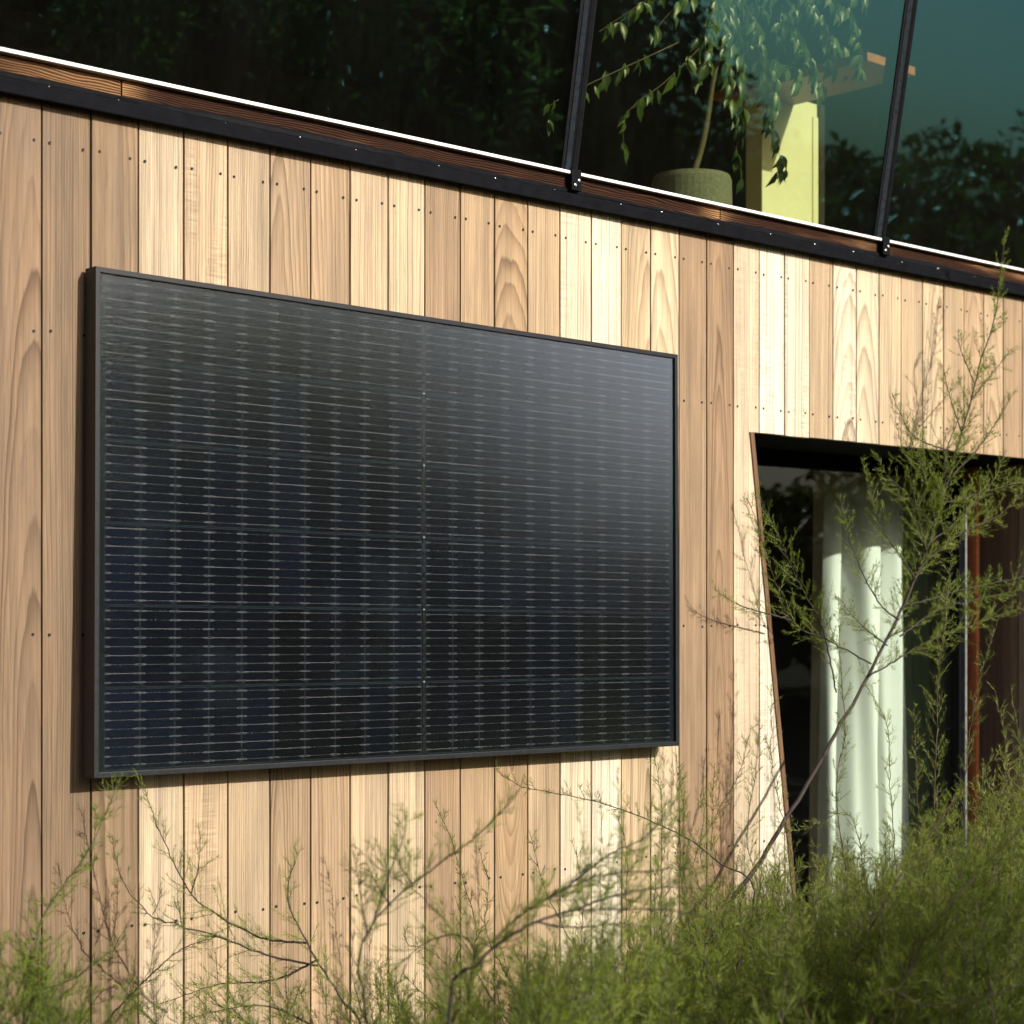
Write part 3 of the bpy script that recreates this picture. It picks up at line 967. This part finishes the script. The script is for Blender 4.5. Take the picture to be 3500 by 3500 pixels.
leafcards('foliage', P_, D_, N_, L_, L_ * .44, M['ficus'], ficus, rng.random(len(L_)), .22)

M['pale'] = mat_plain('pale_yellow_panel', (.74, .74, .52), .7, 0, .05, 8)
M['oak'] = mat_plain('oiled_oak', srgb(176, 112, 60, .6), .5, 0, .25, 25, .2)
pa = onplane(1438 * K, 430 * K, .85)[0]; pb = onplane(1542 * K, 430 * K, .85)[0]
zt = onplane(1500 * K, 185 * K, .85)[2]
post = thing('cupboard', ((pa + pb) / 2, .9, zf), 'pale yellow cupboard side under the wooden shelf upstairs', 'cupboard')
bm = bmesh.new(); box(bm, pa, pb, .85, .925, zf, zt, .003)
bmobj('carcass', bm, M['pale'], post)
bm = bmesh.new(); box(bm, pb - .030, pb + .0, .845, .8498, zf + .05, zt - .05, .001)
bmobj('edge_strip', bm, M['pale'], post)
bm = bmesh.new(); box(bm, pb + .001, pb + .03, .84, .93, zf, zt)
bmobj('dark_post', bm, M['room'], post)
s0 = onplane(1637 * K, 97 * K, .33); s1 = onplane(1727 * K, 141 * K, .33)
shelf = thing('shelf', (s0[0], .8, zt), 'thick oiled wooden shelf board high behind the upper glass', 'shelf')
bm = bmesh.new(); box(bm, s0[0] - .0, s1[0], .33, 1.0, s1[2] - .004, s1[2] + .026, .002)
bmobj('shelf_board', bm, M['oak'], shelf)
bm = bmesh.new(); box(bm, s0[0] + .02, s0[0] + .05, .95, .98, s1[2] + .027, ze - .01)
bmobj('hanger', bm, M['blackmetal'], shelf)

# ------------------------------------------------------------------ tamarisk shrubs
M['tam'] = mat_leaf('tamarisk_needles', (.12, .18, .020, 1), (.30, .36, .05, 1), .6, .4, .2)
M['twig'] = mat_plain('green_twigs', (.12, .125, .05), .7, 0, .35, 60)
M['tamfar'] = mat_leaf('tamarisk_needles_yellow', (.16, .21, .03, 1), (.32, .35, .07, 1), .6, .35, .3)
M['pinkstem'] = mat_plain('reddish_tamarisk_bark', (.10, .058, .048), .7, 0, .45, 120, .4)
M['stem'] = mat_plain('tamarisk_bark', (.032, .020, .017), .75, 0, .5, 120, .4)
class Shrub:
    def __init__(s, seed): s.r = np.random.default_rng(seed); s.tubes = Tubes(5); s.thin = Tubes(3); s.nd = []; s.w = (.00042, .00068); s.tone = .45; s.tm = .42
    def needles(s, pts, nlen, gap):
        r = s.r
        d = np.concatenate([[0], np.cumsum(np.linalg.norm(np.diff(pts, axis=0), axis=1))])
        n = max(3, int(1.3 * d[-1] / gap))
        q = np.sort(r.random(n)) * d[-1]
        p = np.stack([np.interp(q, d, pts[:, k]) for k in range(3)], 1)
        tan = np.gradient(pts, axis=0); tan /= np.linalg.norm(tan, axis=1, keepdims=True) + 1e-9
        t = np.stack([np.interp(q, d, tan[:, k]) for k in range(3)], 1)
        v = r.normal(size=(n, 3)); v -= (v * t).sum(1, keepdims=True) * t
        v /= np.linalg.norm(v, axis=1, keepdims=True) + 1e-9
        a = r.uniform(.55, 1.05, (n, 1))
        dirn = t * np.cos(a) + v * np.sin(a) + np.array([0, 0, .12])
        L = nlen * 1.55 * r.uniform(.45, 1.15, n) * np.interp(q / d[-1], [0, .25, .8, 1], [.8, 1.1, .8, .4])
        s.nd.append(np.concatenate([p, dirn, t, L[:, None], np.full((n, 1), s.tone)], 1))
    def shoot(s, p, d, L, nlen, gap, up=.5, depth=0):
        r = s.r
        m = 7
        f = np.linspace(0, 1, m)[:, None]
        d = d / np.linalg.norm(d)
        side = r.normal(size=3) * .18
        pts = p + d * L * f + (np.array([0, 0, up]) + side) * L * .45 * f ** 2
        s.thin.add(pts, .0007 + L * .003, .0003)
        s.needles(pts, nlen, gap)
        if depth and L > .05:
            for q in range(int(L / .022)):
                k = r.integers(1, m - 1)
                t = pts[k + 1] - pts[k]; t /= np.linalg.norm(t)
                v = r.normal(size=3); v -= v.dot(t) * t; v /= np.linalg.norm(v)
                s.shoot(pts[k], t * .75 + v * .66, L * r.uniform(.2, .5) * (1.1 - k / m), nlen, gap, up * .6, 0)
    def stem(s, pts, r0, r1, start=.2, sp=.022, Lmax=.14, nlen=.015, gap=.0045, up=.4, depth=0, tipbare=.0, n=40):
        r = s.r
        s.tone = r.normal(s.tm, .24)
        pts = smooth(pts, n)
        seg = np.linalg.norm(np.diff(pts, axis=0), axis=1).sum() / n
        pts[1:] += r.normal(size=(n - 1, 3)) * min(.0013, seg * .08)
        r0 = min(r0, .0008 + seg * n * .006) if r0 < .003 else r0
        s.tubes.add(pts, r0, r1)
        d = np.concatenate([[0], np.cumsum(np.linalg.norm(np.diff(pts, axis=0), axis=1))])
        tot = d[-1]
        tan = np.gradient(pts, axis=0); tan /= np.linalg.norm(tan, axis=1, keepdims=True)
        x = start * tot
        while x < tot * (1 - tipbare):
            f = x / tot
            i = min(n - 1, int(f * (n - 1)))
            t = tan[i]
            v = r.normal(size=3); v -= v.dot(t) * t; v /= np.linalg.norm(v)
            a = r.uniform(.5, 1.0)
            L = (Lmax * 1.25 * (1 - f) ** .6 * r.uniform(.45, 1.0) + .016) * min(1, .35 + (f - start) * 4)
            s.shoot(pts[i] + (pts[min(n - 1, i + 1)] - pts[i]) * r.random(), t * math.cos(a) + v * math.sin(a), L, nlen, gap, up, depth)
            x += sp * r.uniform(.5, 1.5) * (1 + .3 * f * f)
        k = int(n * .8)
        s.needles(pts[k:], nlen * .7, gap * 1.3)
    def build(s, name, base, label, mat='tam', group='tamarisk shrubs in front of the wall', stemmat='stem'):
        root = thing(name, tuple(base), label, 'shrub', group)
        s.tubes.build('stems', M[stemmat], root)
        s.thin.build('twigs', M['twig'], root)
        a = np.concatenate(s.nd)
        p, dr, t, L = a[:, :3], a[:, 3:6], a[:, 6:9], a[:, 9:10]
        dr = dr / np.linalg.norm(dr, axis=1, keepdims=True)
        sd = np.cross(dr, s.r.normal(size=dr.shape)); sd /= np.linalg.norm(sd, axis=1, keepdims=True) + 1e-9
        w = s.r.uniform(*s.w, (len(a), 1))
        mid = p + dr * L * .5
        tip = p + dr * L * .85 + t * L * .25
        V = np.stack([p - sd * w, p + sd * w, mid + sd * w, mid - sd * w, tip], 1)
        b = np.arange(len(a))[:, None] * 5
        Q = b + np.array([0, 1, 2, 3]); T = b + np.array([3, 2, 4])
        rnd = np.repeat(np.clip(a[:, 10] + s.r.normal(0, .16, len(a)), 0, 1.25), 5)
        o = fastmesh('foliage', V.reshape(-1, 3), Q, M[mat], root, rnd, T)
        print(name, 'needles', len(a))
        return root
def z4(x, y): return (2300 + x / 1.61, 1150 + y / 1.61)
def z5(x, y): return (x / 1.61, 2300 + y / 1.61)
def z6(x, y): return (1150 + x / 1.61, 2300 + y / 1.61)
def z7(x, y): return (2300 + x / 1.61, 2300 + y / 1.61)
def tr(fn, pts, z0, z1=None):
    z1 = z0 if z1 is None else z1
    m = len(pts)
    return [atdepth(*fn(*p), z0 + (z1 - z0) * k / max(1, m - 1)) for k, p in enumerate(pts)]
def rooted(pts, base, lift=.5):
    """carry a traced branch down to the shrub's base on the ground"""
    p0 = pts[0]; b = np.array(base)
    mid = b * (1 - lift) + p0 * lift; mid[2] = p0[2] * .55
    return [b, mid] + list(pts)
def disp(x, y): return (x * K, y * K)

# 1 tall leaning shrub before the doorway
S = Shrub(1)
def tw(fn, pts, d0, d1):
    m = len(pts)
    return [onplane(*fn(*p), d0 + (d1 - d0) * k / (m - 1)) for k, p in enumerate(pts)]
zt_ = 4.75
b1 = onplane(2300, 3700, -.15); b1[2] = 0.0
main = tw(disp, [(1366, 1729), (1434, 1626), (1482, 1544), (1534, 1462), (1588, 1362), (1640, 1270), (1712, 1125), (1750, 1029), (1774, 960), (1804, 854), (1832, 755), (1852, 676), (1876, 600), (1890, 497), (1897, 432)], -.13, -.20)
S.stem(rooted(main, b1), .0090, .0010, .50, .012, .19, .013, .0042, .5, 1, n=90)
for pts, L, st in (
    ([(1340, 1340), (1150, 1050), (1090, 850), (1040, 690)], .08, .1), ([(1300, 1480), (1600, 1390), (1932, 1320), (2100, 1250)], .10, .1),
    ([(1400, 1150), (1620, 960), (1760, 800), (1815, 670)], .10, .1), ([(1090, 1800), (850, 1670), (650, 1560), (530, 1250), (470, 1050), (410, 890)], .10, .15),
    ([(900, 1960), (820, 1600), (700, 1370), (580, 1100), (460, 840)], .10, .15), ([(1240, 1560), (1130, 1460), (1000, 1200), (920, 900)], .08, .15),
    ([(1250, 1650), (1480, 1500), (1932, 1390)], .10, .1), ([(1080, 1870), (1300, 1740), (1500, 1640), (1932, 1490)], .12, .1),
    ([(1560, 640), (1340, 560), (1250, 420), (1205, 310)], .06, .2), ([(1440, 1020), (1390, 800), (1350, 680), (1280, 480)], .11, .05),
    ([(1600, 560), (1530, 350), (1480, 150)], .05, .3), ([(1640, 350), (1760, 200), (1870, 60)], .06, .3), ([(1660, 260), (1580, 60), (1570, -40)], .05, .3),
    ([(1350, 1280), (1560, 1100), (1800, 980), (1932, 850)], .11, .05), ([(1480, 920), (1700, 860), (1900, 800), (1990, 760)], .09, .1),
    ([(1440, 1050), (1300, 880), (1180, 760), (1120, 650)], .09, .05), ([(1400, 1200), (1340, 950), (1310, 700), (1285, 590)], .12, .0),
    ([(1500, 860), (1500, 650), (1560, 480), (1570, 380)], .10, .0), ([(1540, 760), (1660, 640), (1800, 440), (1880, 300)], .05, .2),
    ([(650, 1560), (430, 1500), (330, 1460), (230, 1390)], .04, .2), ([(1180, 1700), (1050, 1600), (960, 1500), (910, 1430)], .07, .1)):
    dd = .09 if pts[-1][0] < 700 else 0
    S.stem(tw(z4, pts, -.17 + dd, -.15 + dd + random.uniform(-.07, .06)), .0028, .0006, st, .011, L, .013, .0040, .45, 0)
S.build('tamarisk_shrub', b1, 'tall dark stemmed tamarisk leaning right across the glass door, topmost tip above the boards')

# 2 left edge
S = Shrub(2); S.tm = .12
b2 = atdepth(100, 4200, 3.25); b2[2] = 0
S.stem(rooted(tr(z5, [(130, 1800), (165, 1660), (210, 1430), (260, 1290), (400, 1100), (490, 970), (580, 790), (650, 580)], 3.1, 3.45), b2), .004, .0006, .55, .012, .10, .016, .0042, .4, 0, n=60)
S.stem(rooted(tr(z5, [(150, 1900), (400, 1690), (580, 1560), (700, 1440)], 3.1), b2), .003, .0006, .6, .012, .10, .016, .0042, .4, 0)
for k in range(26):
    x = rng.uniform(-60, 480); yt = np.interp(x, [-60, 100, 300, 480], [3120, 3190, 3280, 3400]) + rng.exponential(110)
    z = rng.uniform(2.85, 3.4)
    tip = atdepth(x, yt, z)
    bb = b2 + np.array([rng.uniform(-.12, .12), rng.uniform(-.1, .1), 0])
    mid = (bb + tip) / 2 + np.array([rng.normal() * .05, rng.normal() * .05, .12])
    S.stem([bb, mid, tip], .003, .0005, .50, .011, .13, .016, .0045, .3, 1)
S.build('tamarisk_shrub', b2, 'feathery tamarisk in the lower left corner with one branch reaching up to the panel')

# 3 branches below the panel, left of its middle
S = Shrub(3); S.w = (.00038, .0006)
b3 = atdepth(1300, 4100, 3.75); b3[2] = 0
zz = 3.82
S.stem(rooted(tr(z5, [(1980, 1950), (1900, 1830), (1750, 1590), (1690, 1490), (1580, 1230), (1630, 1030), (1620, 960)], 3.75, zz), b3), .006, .0008, .5, .011, .10, .014, .0042, .4, 0, n=60)
for pts, L, st in (([(1690, 1485), (1450, 1460), (1200, 1330), (1050, 1210), (950, 1030), (880, 880), (820, 710), (770, 560)], .07, .0),
                   ([(1750, 1610), (1480, 1555), (1200, 1450), (980, 1390), (830, 1330), (700, 1190), (640, 1030), (615, 890)], .06, .1),
                   ([(1750, 1580), (1500, 1690), (1200, 1715), (1000, 1780), (800, 1850)], .08, .1),
                   ([(1800, 1980), (1480, 1835), (1200, 1860), (1000, 1920)], .10, .1), ([(600, 1900), (800, 1690), (1000, 1520), (1200, 1452)], .06, .1),
                   ([(1050, 1215), (1085, 1100), (1100, 980), (1098, 870)], .04, .1), ([(1200, 1720), (1195, 1640), (1190, 1580)], .03, .1),
                   ([(1000, 1390), (985, 1290), (975, 1240)], .03, .1), ([(840, 1330), (870, 1270), (880, 1200)], .03, .1)):
    S.stem(tr(z5, pts, zz, zz + rng.uniform(-.1, .1)), .0026, .0005, st, .012, L, .0125, .0045, .4, 0)
for k in range(38):
    x = rng.uniform(420, 1350); yt = np.interp(x, [500, 800, 1100, 1350], [3370, 3330, 3270, 3260]) + rng.exponential(110)
    tip = atdepth(x, yt, rng.uniform(3.5, 3.95)); bb = b3 + np.array([rng.uniform(-.2, .2), rng.uniform(-.1, .1), 0])
    mid = (bb + tip) / 2 + np.array([rng.normal() * .05, rng.normal() * .05, .1])
    S.stem([bb, mid, tip], .003, .0005, .5, .012, .10, .015, .0045, .3, 0)
S.build('tamarisk_shrub', b3, 'thin open tamarisk whose long twigs arch left below the solar panel')

# 4 near, soft, arching dark branches
S = Shrub(4)
b4 = atdepth(1500, 4300, 2.75); b4[2] = 0
for pts, z, rad, L, st in (([(620, 1830), (760, 1630), (900, 1480), (1100, 1370), (1300, 1310), (1600, 1300), (1932, 1320), (2100, 1380)], 2.72, .0075, .13, .45),
                           ([(740, 1680), (860, 1480), (1050, 1310), (1240, 1200), (1500, 1110), (1932, 1080)], 2.80, .005, .13, .45),
                           ([(170, 1950), (120, 1600), (200, 1380), (400, 1180), (640, 1000), (860, 820), (1020, 640)], 2.9, .004, .07, .5)):
    S.stem(rooted(tr(z6, pts, z), b4), rad, .0008, st, .012, L, .016, .0042, .5, 0, n=60)
for pts, L in (([(200, 1380), (290, 1100), (370, 900), (390, 740)], .05), ([(170, 1450), (130, 1200), (100, 1020)], .05), ([(300, 1280), (220, 1160), (165, 1040)], .05),
               ([(420, 1160), (360, 1080), (320, 1000)], .05), ([(1240, 1200), (1500, 1000), (1700, 900), (1880, 690)], .12), ([(1300, 1310), (1550, 1220), (1800, 1180), (2050, 1190)], .14),
               ([(1050, 1310), (1150, 1250), (1300, 1130), (1400, 1050)], .10), ([(800, 1620), (700, 1450), (500, 1480), (300, 1650)], .08), ([(1100, 1370), (1300, 1400), (1550, 1380), (1750, 1400)], .12)):
    S.stem(tr(z6, pts, 2.85, 2.95), .0022, .0005, .08, .012, L, .016, .0042, .5, 0)
for k in range(50):
    x = 1050 + 1300 * rng.random() ** .6; yt = np.interp(x, [1050, 1500, 1900, 2250], [3370, 3310, 3200, 3060]) + rng.exponential(110)
    tip = atdepth(x, yt, rng.uniform(2.7, 3.2)); bb = b4 + np.array([rng.uniform(-.2, .3), rng.uniform(-.1, .1), 0])
    mid = (bb + tip) / 2 + np.array([rng.normal() * .05, rng.normal() * .05, .1])
    S.stem([bb, mid, tip], .003, .0005, .5, .011, .13, .016, .0045, .3, 1)
S.build('tamarisk_shrub', b4, 'nearest tamarisk with thick dark branches arching right, out of focus')

# 5 close to the wall, middle
S = Shrub(5)
b5 = atdepth(2250, 4000, 4.3); b5[2] = 0
S.stem(rooted(tr(z6, [(2300, 1250), (2120, 1060), (1932, 910), (1780, 840), (1560, 750), (1380, 695), (1200, 660), (1040, 630), (930, 570), (870, 520)], 4.3, 4.15), b5), .004, .0006, .42, .013, .07, .012, .0045, .3, 0, n=60)
for pts, L in (([(1790, 1200), (1790, 830), (1790, 700), (1750, 440)], .07), ([(800, 1700), (770, 1400), (700, 1150), (640, 950), (540, 700)], .05), ([(1400, 1750), (1300, 1500), (1150, 1200), (1060, 870)], .05),
               ([(1340, 1750), (1340, 1550), (1360, 1250), (1310, 960)], .06), ([(680, 1700), (680, 1500), (680, 1150)], .06), ([(850, 1500), (840, 1250), (830, 1130), (780, 960)], .04),
               ([(1750, 1750), (1750, 1400), (1755, 1100)], .07), ([(1950, 1500), (1900, 1200), (1890, 800), (1870, 520)], .05), ([(600, 1600), (400, 1500), (370, 1400)], .04), ([(1600, 1400), (1600, 1000), (1550, 780)], .06)):
    p0 = tr(z6, pts, 4.2 + rng.uniform(-.2, .2)); S.stem(rooted(p0, b5), .0025, .0005, .55, .012, L, .0125, .0045, .35, 0, n=50)
for k in range(84):
    x = 1250 + 1450 * rng.random() ** .75; yt = np.interp(x, [1300, 1700, 2000, 2300, 2700], [3290, 3230, 3180, 3060, 2920]) + rng.exponential(120)
    tip = atdepth(x, yt, rng.uniform(3.75, 4.4) if x < 1900 else rng.uniform(4.0, 4.75)); bb = np.array([tip[0], tip[1], 0]) * .5 + b5 * .5
    mid = (bb + tip) / 2 + np.array([rng.normal() * .05, rng.normal() * .05, .1])
    S.stem([bb, mid, tip], .003, .0005, .5, .011, .12, .014, .0045, .3, 1)
S.build('tamarisk_shrub', b5, 'bushy green tamarisk against the boards below the right half of the panel')

# 6 near right
S = Shrub(6)
b6 = atdepth(2900, 4400, 3.2); b6[2] = 0
for pts, z, L in (([(800, 1990), (880, 1750), (1000, 1540), (1150, 1300), (1200, 1200), (1310, 1050), (1420, 880), (1600, 640)], 3.3, .13), ([(1200, 1960), (1330, 1570), (1430, 1390), (1590, 1200), (1750, 1020), (1980, 800)], 3.05, .14),
                  ([(1560, 1980), (1700, 1800), (1900, 1590), (2050, 1450)], 3.1, .10), ([(1540, 980), (1600, 1150), (1700, 1400), (1830, 1640)][::-1], 3.4, .10), ([(1100, 1840), (1400, 1830), (1700, 1780), (1980, 1700)], 3.0, .09)):
    S.stem(rooted(tr(z7, pts, z), b6), .006, .0008, .45, .011, L, .016, .0042, .4, 1, n=60)
for k in range(150):
    x = rng.uniform(2150, 3620); yt = np.interp(x, [2150, 2500, 2800, 3100, 3620], [3220, 3090, 3010, 2880, 2720]) + rng.exponential(200)
    tip = atdepth(x, yt, rng.uniform(3.0, 3.9)); bb = b6 * .4 + np.array([tip[0], tip[1], 0]) * .6
    mid = (bb + tip) / 2 + np.array([rng.normal() * .06, rng.normal() * .06, .1])
    S.stem([bb, mid, tip], .0035, .0005, .5, .011, .14, .016, .0047, .2, 1)
S.build('tamarisk_shrub', b6, 'dense spreading green tamarisk filling the lower right corner, crossed by pinkish stems', stemmat='pinkstem')

# 7 beyond, right, yellower and upright
S = Shrub(7)
b7 = atdepth(3200, 3900, 5.0); b7[2] = 0
for pts, L in (([(1440, 900), (1440, 600), (1450, 350), (1465, 0), (1500, -300), (1540, -700)], .10), ([(420, 1000), (450, 600), (470, 400), (480, 250)], .08), ([(130, 1130), (200, 850), (360, 560), (430, 290)], .07),
               ([(1350, 800), (1340, 500), (1330, 200)], .08), ([(1600, 700), (1640, 300), (1700, 0), (1790, -300)], .06), ([(560, 600), (545, 300), (540, 60)], .06), ([(900, 700), (950, 350), (930, 60), (910, -400)], .06),
               ([(1700, 600), (1850, 460), (1990, 380)], .08), ([(1540, 860), (1750, 730), (1990, 620)], .08), ([(1000, 830), (750, 850), (600, 880)], .06), ([(1200, 650), (1180, 300), (1060, 60)], .06), ([(1820, 800), (1830, 400), (1770, 100)], .07), ([(1930, 700), (1900, 350), (1860, 100)], .06),
               ([(700, 1080), (1000, 1020), (1250, 1040), (1500, 1100)][::-1], .1), ([(170, 1100), (170, 800), (168, 620)], .06), ([(40, 1100), (60, 800), (20, 450)], .05), ([(250, 1150), (215, 900), (230, 500)], .06)):
    p0 = tr(z7, pts, 4.95 + rng.uniform(-.2, .25)); S.stem(rooted(p0, b7 * .5 + np.array([p0[0][0], p0[0][1], 0]) * .5), .0028, .0005, .5, .011, L, .0125, .0042, .45, 0, n=50)
for k in range(135):
    x = rng.uniform(2450, 3650); yt = np.interp(x, [2450, 2700, 3000, 3300, 3650], [2970, 2880, 2860, 2690, 2480]) + rng.exponential(140)
    tip = atdepth(x, yt, rng.uniform(4.3, 5.4)); bb = b7 * .3 + np.array([tip[0], tip[1], 0]) * .7
    mid = (bb + tip) / 2 + np.array([rng.normal() * .05, rng.normal() * .05, .1])
    S.stem([bb, mid, tip], .003, .0005, .55, .010, .12, .0135, .0045, .4, 1)
S.build('tamarisk_shrub', b7, 'yellower upright tamarisk growing beside the glass door at the far right', 'tamfar', stemmat='pinkstem')

# ------------------------------------------------------------------ ground and what the windows mirror
def mat_ground():
    t = NT('rough_grass_ground')
    o = t.obj()
    n1 = t.noise(o, .8, 5, .6); n2 = t.noise(o, 9, 4, .7)
    c = t.mix(t.maprange(n1, .35, .65, 0, 1), (.026, .030, .012, 1), (.050, .042, .026, 1))
    c = t.scale_rgb(c, t.maprange(n2, .3, .7, .6, 1.3))
    p = t.principled(Base_Color=c, Roughness=.95)
    t.set(p.inputs['Normal'], t.bump(n2, .8, .04))
    return t.m
bm = bmesh.new()
bmesh.ops.create_grid(bm, x_segments=60, y_segments=60, size=400)
g = bmobj('ground', bm, mat_ground()); g['kind'] = 'structure'; g['label'] = 'rough grassy ground in front of the house'
M['laurel'] = mat_leaf('laurel_leaf', (.10, .115, .03, 1), (.24, .26, .07, 1), .25, .55, .7)
M['treeleaf'] = mat_leaf('tree_leaf', (.05, .06, .018, 1), (.11, .12, .03, 1), .4, .4, .4)
M['core'] = mat_plain('crown_shade', (.008, .009, .005), .95, 0, .3, 6, 0, .1)
def bush(cx, cy, rx, ry, h, n, label, seed, leaf=.11, mat='laurel', name='laurel_bush', cat='bush', trunk=.0, group=None, wr=.26):
    r = np.random.default_rng(seed)
    root = thing(name, (cx, cy, 0), label, cat, group)
    tb = Tubes(6)
    nb = 9
    blobs = []
    for k in range(nb):
        a = 2 * math.pi * k / nb + r.uniform(-.3, .3)
        q = np.array([cx + rx * r.uniform(.25, .8) * math.cos(a), cy + ry * r.uniform(.25, .8) * math.sin(a), trunk + (h - trunk) * r.uniform(.25, .88)])
        blobs.append((q, r.uniform(.28, .48) * min(rx, ry, (h - trunk) * .55)))
        tb.add(smooth([(cx + r.uniform(-.1, .1), cy + r.uniform(-.1, .1), 0), ((cx + q[0]) / 2, (cy + q[1]) / 2, q[2] * .55), q], 10), .05 if trunk else .025, .008)
    tb.build('trunk', M['bark'], root)
    # crown: leaves over an uneven set of lobes filling an ellipsoid
    u = r.normal(size=(n, 3)); u /= np.linalg.norm(u, axis=1, keepdims=True)
    rad = r.uniform(.55, 1.0, n) ** .5
    lob = 1 + .16 * np.sin(u[:, 0] * 5 + seed) * np.cos(u[:, 2] * 4 + seed * 2) + .10 * np.sin(u[:, 1] * 9 + seed)
    hz = (h - trunk) / 2
    P = np.stack([cx + rx * u[:, 0] * rad * lob, cy + ry * u[:, 1] * rad * lob, trunk + hz + hz * u[:, 2] * rad * np.clip(lob, .6, 1.15)], 1)
    keep = P[:, 2] > .05
    P = P[keep]; u = u[keep]; m = len(P)
    Dr = u * .6 + r.normal(size=(m, 3)) * .6 + np.array([0, 0, -.25])
    N = r.normal(size=(m, 3)) + np.array([0, 0, .8])
    L = leaf * r.uniform(.6, 1.3, m)
    leafcards('crown', P, Dr, N, L, L * wr, M[mat], root, r.random(m), .2, 2)
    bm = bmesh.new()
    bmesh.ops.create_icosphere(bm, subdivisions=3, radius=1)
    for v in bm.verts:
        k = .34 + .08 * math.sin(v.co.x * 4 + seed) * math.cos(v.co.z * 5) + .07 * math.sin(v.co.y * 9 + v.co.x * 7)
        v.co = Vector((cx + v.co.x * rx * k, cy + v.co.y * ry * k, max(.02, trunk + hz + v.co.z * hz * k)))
    bmobj('crown_shade_hull', bm, M['core'], root, smooth=True)  # opaque dark hull added among the leaves for the crown's inner shade
    return root
hs = [(2.2, -8.0, 4.0), (4.0, -7.9, 4.1), (5.6, -7.7, 4.2), (7.2, -7.5, 4.3), (8.7, -7.6, 4.2), (6.4, -8.6, 4.3), (8.0, -8.6, 4.3)]
for k, (x, y, h) in enumerate(hs):
    bush(x, y, 1.25, 1.0, h, 2600, 'dark glossy laurel across from the house, mirrored in the upper windows', 40 + k, .20, group='laurels across the garden mirrored in the windows')
fars = [(19, -13.5, 2.6, 2.9), (22.5, -15, 2.4, 3.3), (26, -17.5, 2.8, 3.4), (29.5, -17, 2.6, 4.2), (32, -15.5, 2.4, 5.6), (35, -18, 3.0, 5.2), (15.5, -12.5, 2.2, 3.0), (24, -13, 2.0, 2.6), (38, -15, 2.8, 4.6),
        (17.5, -22.5, 2.6, 6.6), (19.6, -22.4, 2.5, 6.8), (21.4, -22.2, 2.4, 6.9), (22.9, -21.2, 2.3, 6.6), (23.8, -20.2, 2.0, 4.7), (10.5, -17, 2.9, 7.8), (13.3, -16.6, 2.8, 8.0), (16.0, -16.6, 2.8, 7.8), (18.2, -17.8, 2.3, 5.4), (15.2, -23.5, 2.8, 6.4)]  # the tallest trees are added to darken the sky mirrored in the panel
for k, (x, y, rx, h) in enumerate(fars):
    bush(x, y, rx, rx, h, 3600, 'leafy garden tree across from the house, mirrored in the upper windows', 70 + k, .22, 'treeleaf', 'garden_tree', 'tree', h * .18, 'trees far across the garden mirrored in the windows', .5)

# ------------------------------------------------------------------ light, sky, camera
AZ, EL = math.radians(13.5), math.radians(25.9)
sun_dir = Vector((math.sin(AZ) * math.cos(EL), -math.cos(AZ) * math.cos(EL), math.sin(EL)))
w = bpy.data.worlds.new('World'); scene.world = w; w.use_nodes = True
nt = w.node_tree; bg = nt.nodes['Background']
sky = nt.nodes.new('ShaderNodeTexSky'); sky.sky_type = 'NISHITA'; sky.sun_disc = False
sky.sun_elevation = EL
sky.sun_rotation = math.atan2(sun_dir.x, sun_dir.y)
sky.air_density = 0.7; sky.dust_density = 3.6; sky.ozone_density = 1.0
nt.links.new(sky.outputs[0], bg.inputs[0]); bg.inputs[1].default_value = 0.115
ld = bpy.data.lights.new('sun', 'SUN'); ld.energy = 5.0; ld.angle = math.radians(.5); ld.color = (1.0, .95, .885)
lo = bpy.data.objects.new('sun', ld); link(lo)
lo.rotation_euler = (-sun_dir).to_track_quat('-Z', 'Y').to_euler()

cd = bpy.data.cameras.new('camera'); co_ = bpy.data.objects.new('camera', cd); link(co_)
co_.location = Vector(CAM)
co_.rotation_euler = (math.radians(90), 0, A - math.radians(90))
cd.sensor_width = 36; cd.lens = F / 3500 * 36
cd.shift_y = (YV - 1750) / 3500
cd.clip_start = .05; cd.clip_end = 2000
cd.dof.use_dof = True; cd.dof.focus_distance = 4.5; cd.dof.aperture_fstop = 5.0
scene.camera = co_
scene.view_settings.view_transform = 'Standard'; scene.view_settings.look = 'None'
scene.view_settings.exposure = 0.25; scene.view_settings.gamma = 1
scene.cycles.use_denoising = True
scene.cycles.denoiser = 'OPENIMAGEDENOISE'
scene.cycles.denoising_input_passes = 'RGB_ALBEDO_NORMAL'
scene.cycles.denoising_prefilter = 'ACCURATE'
scene.cycles.max_bounces = 10; scene.cycles.transparent_max_bounces = 16
scene.cycles.caustics_reflective = False; scene.cycles.caustics_refractive = False
scene.cycles.sample_clamp_indirect = 8
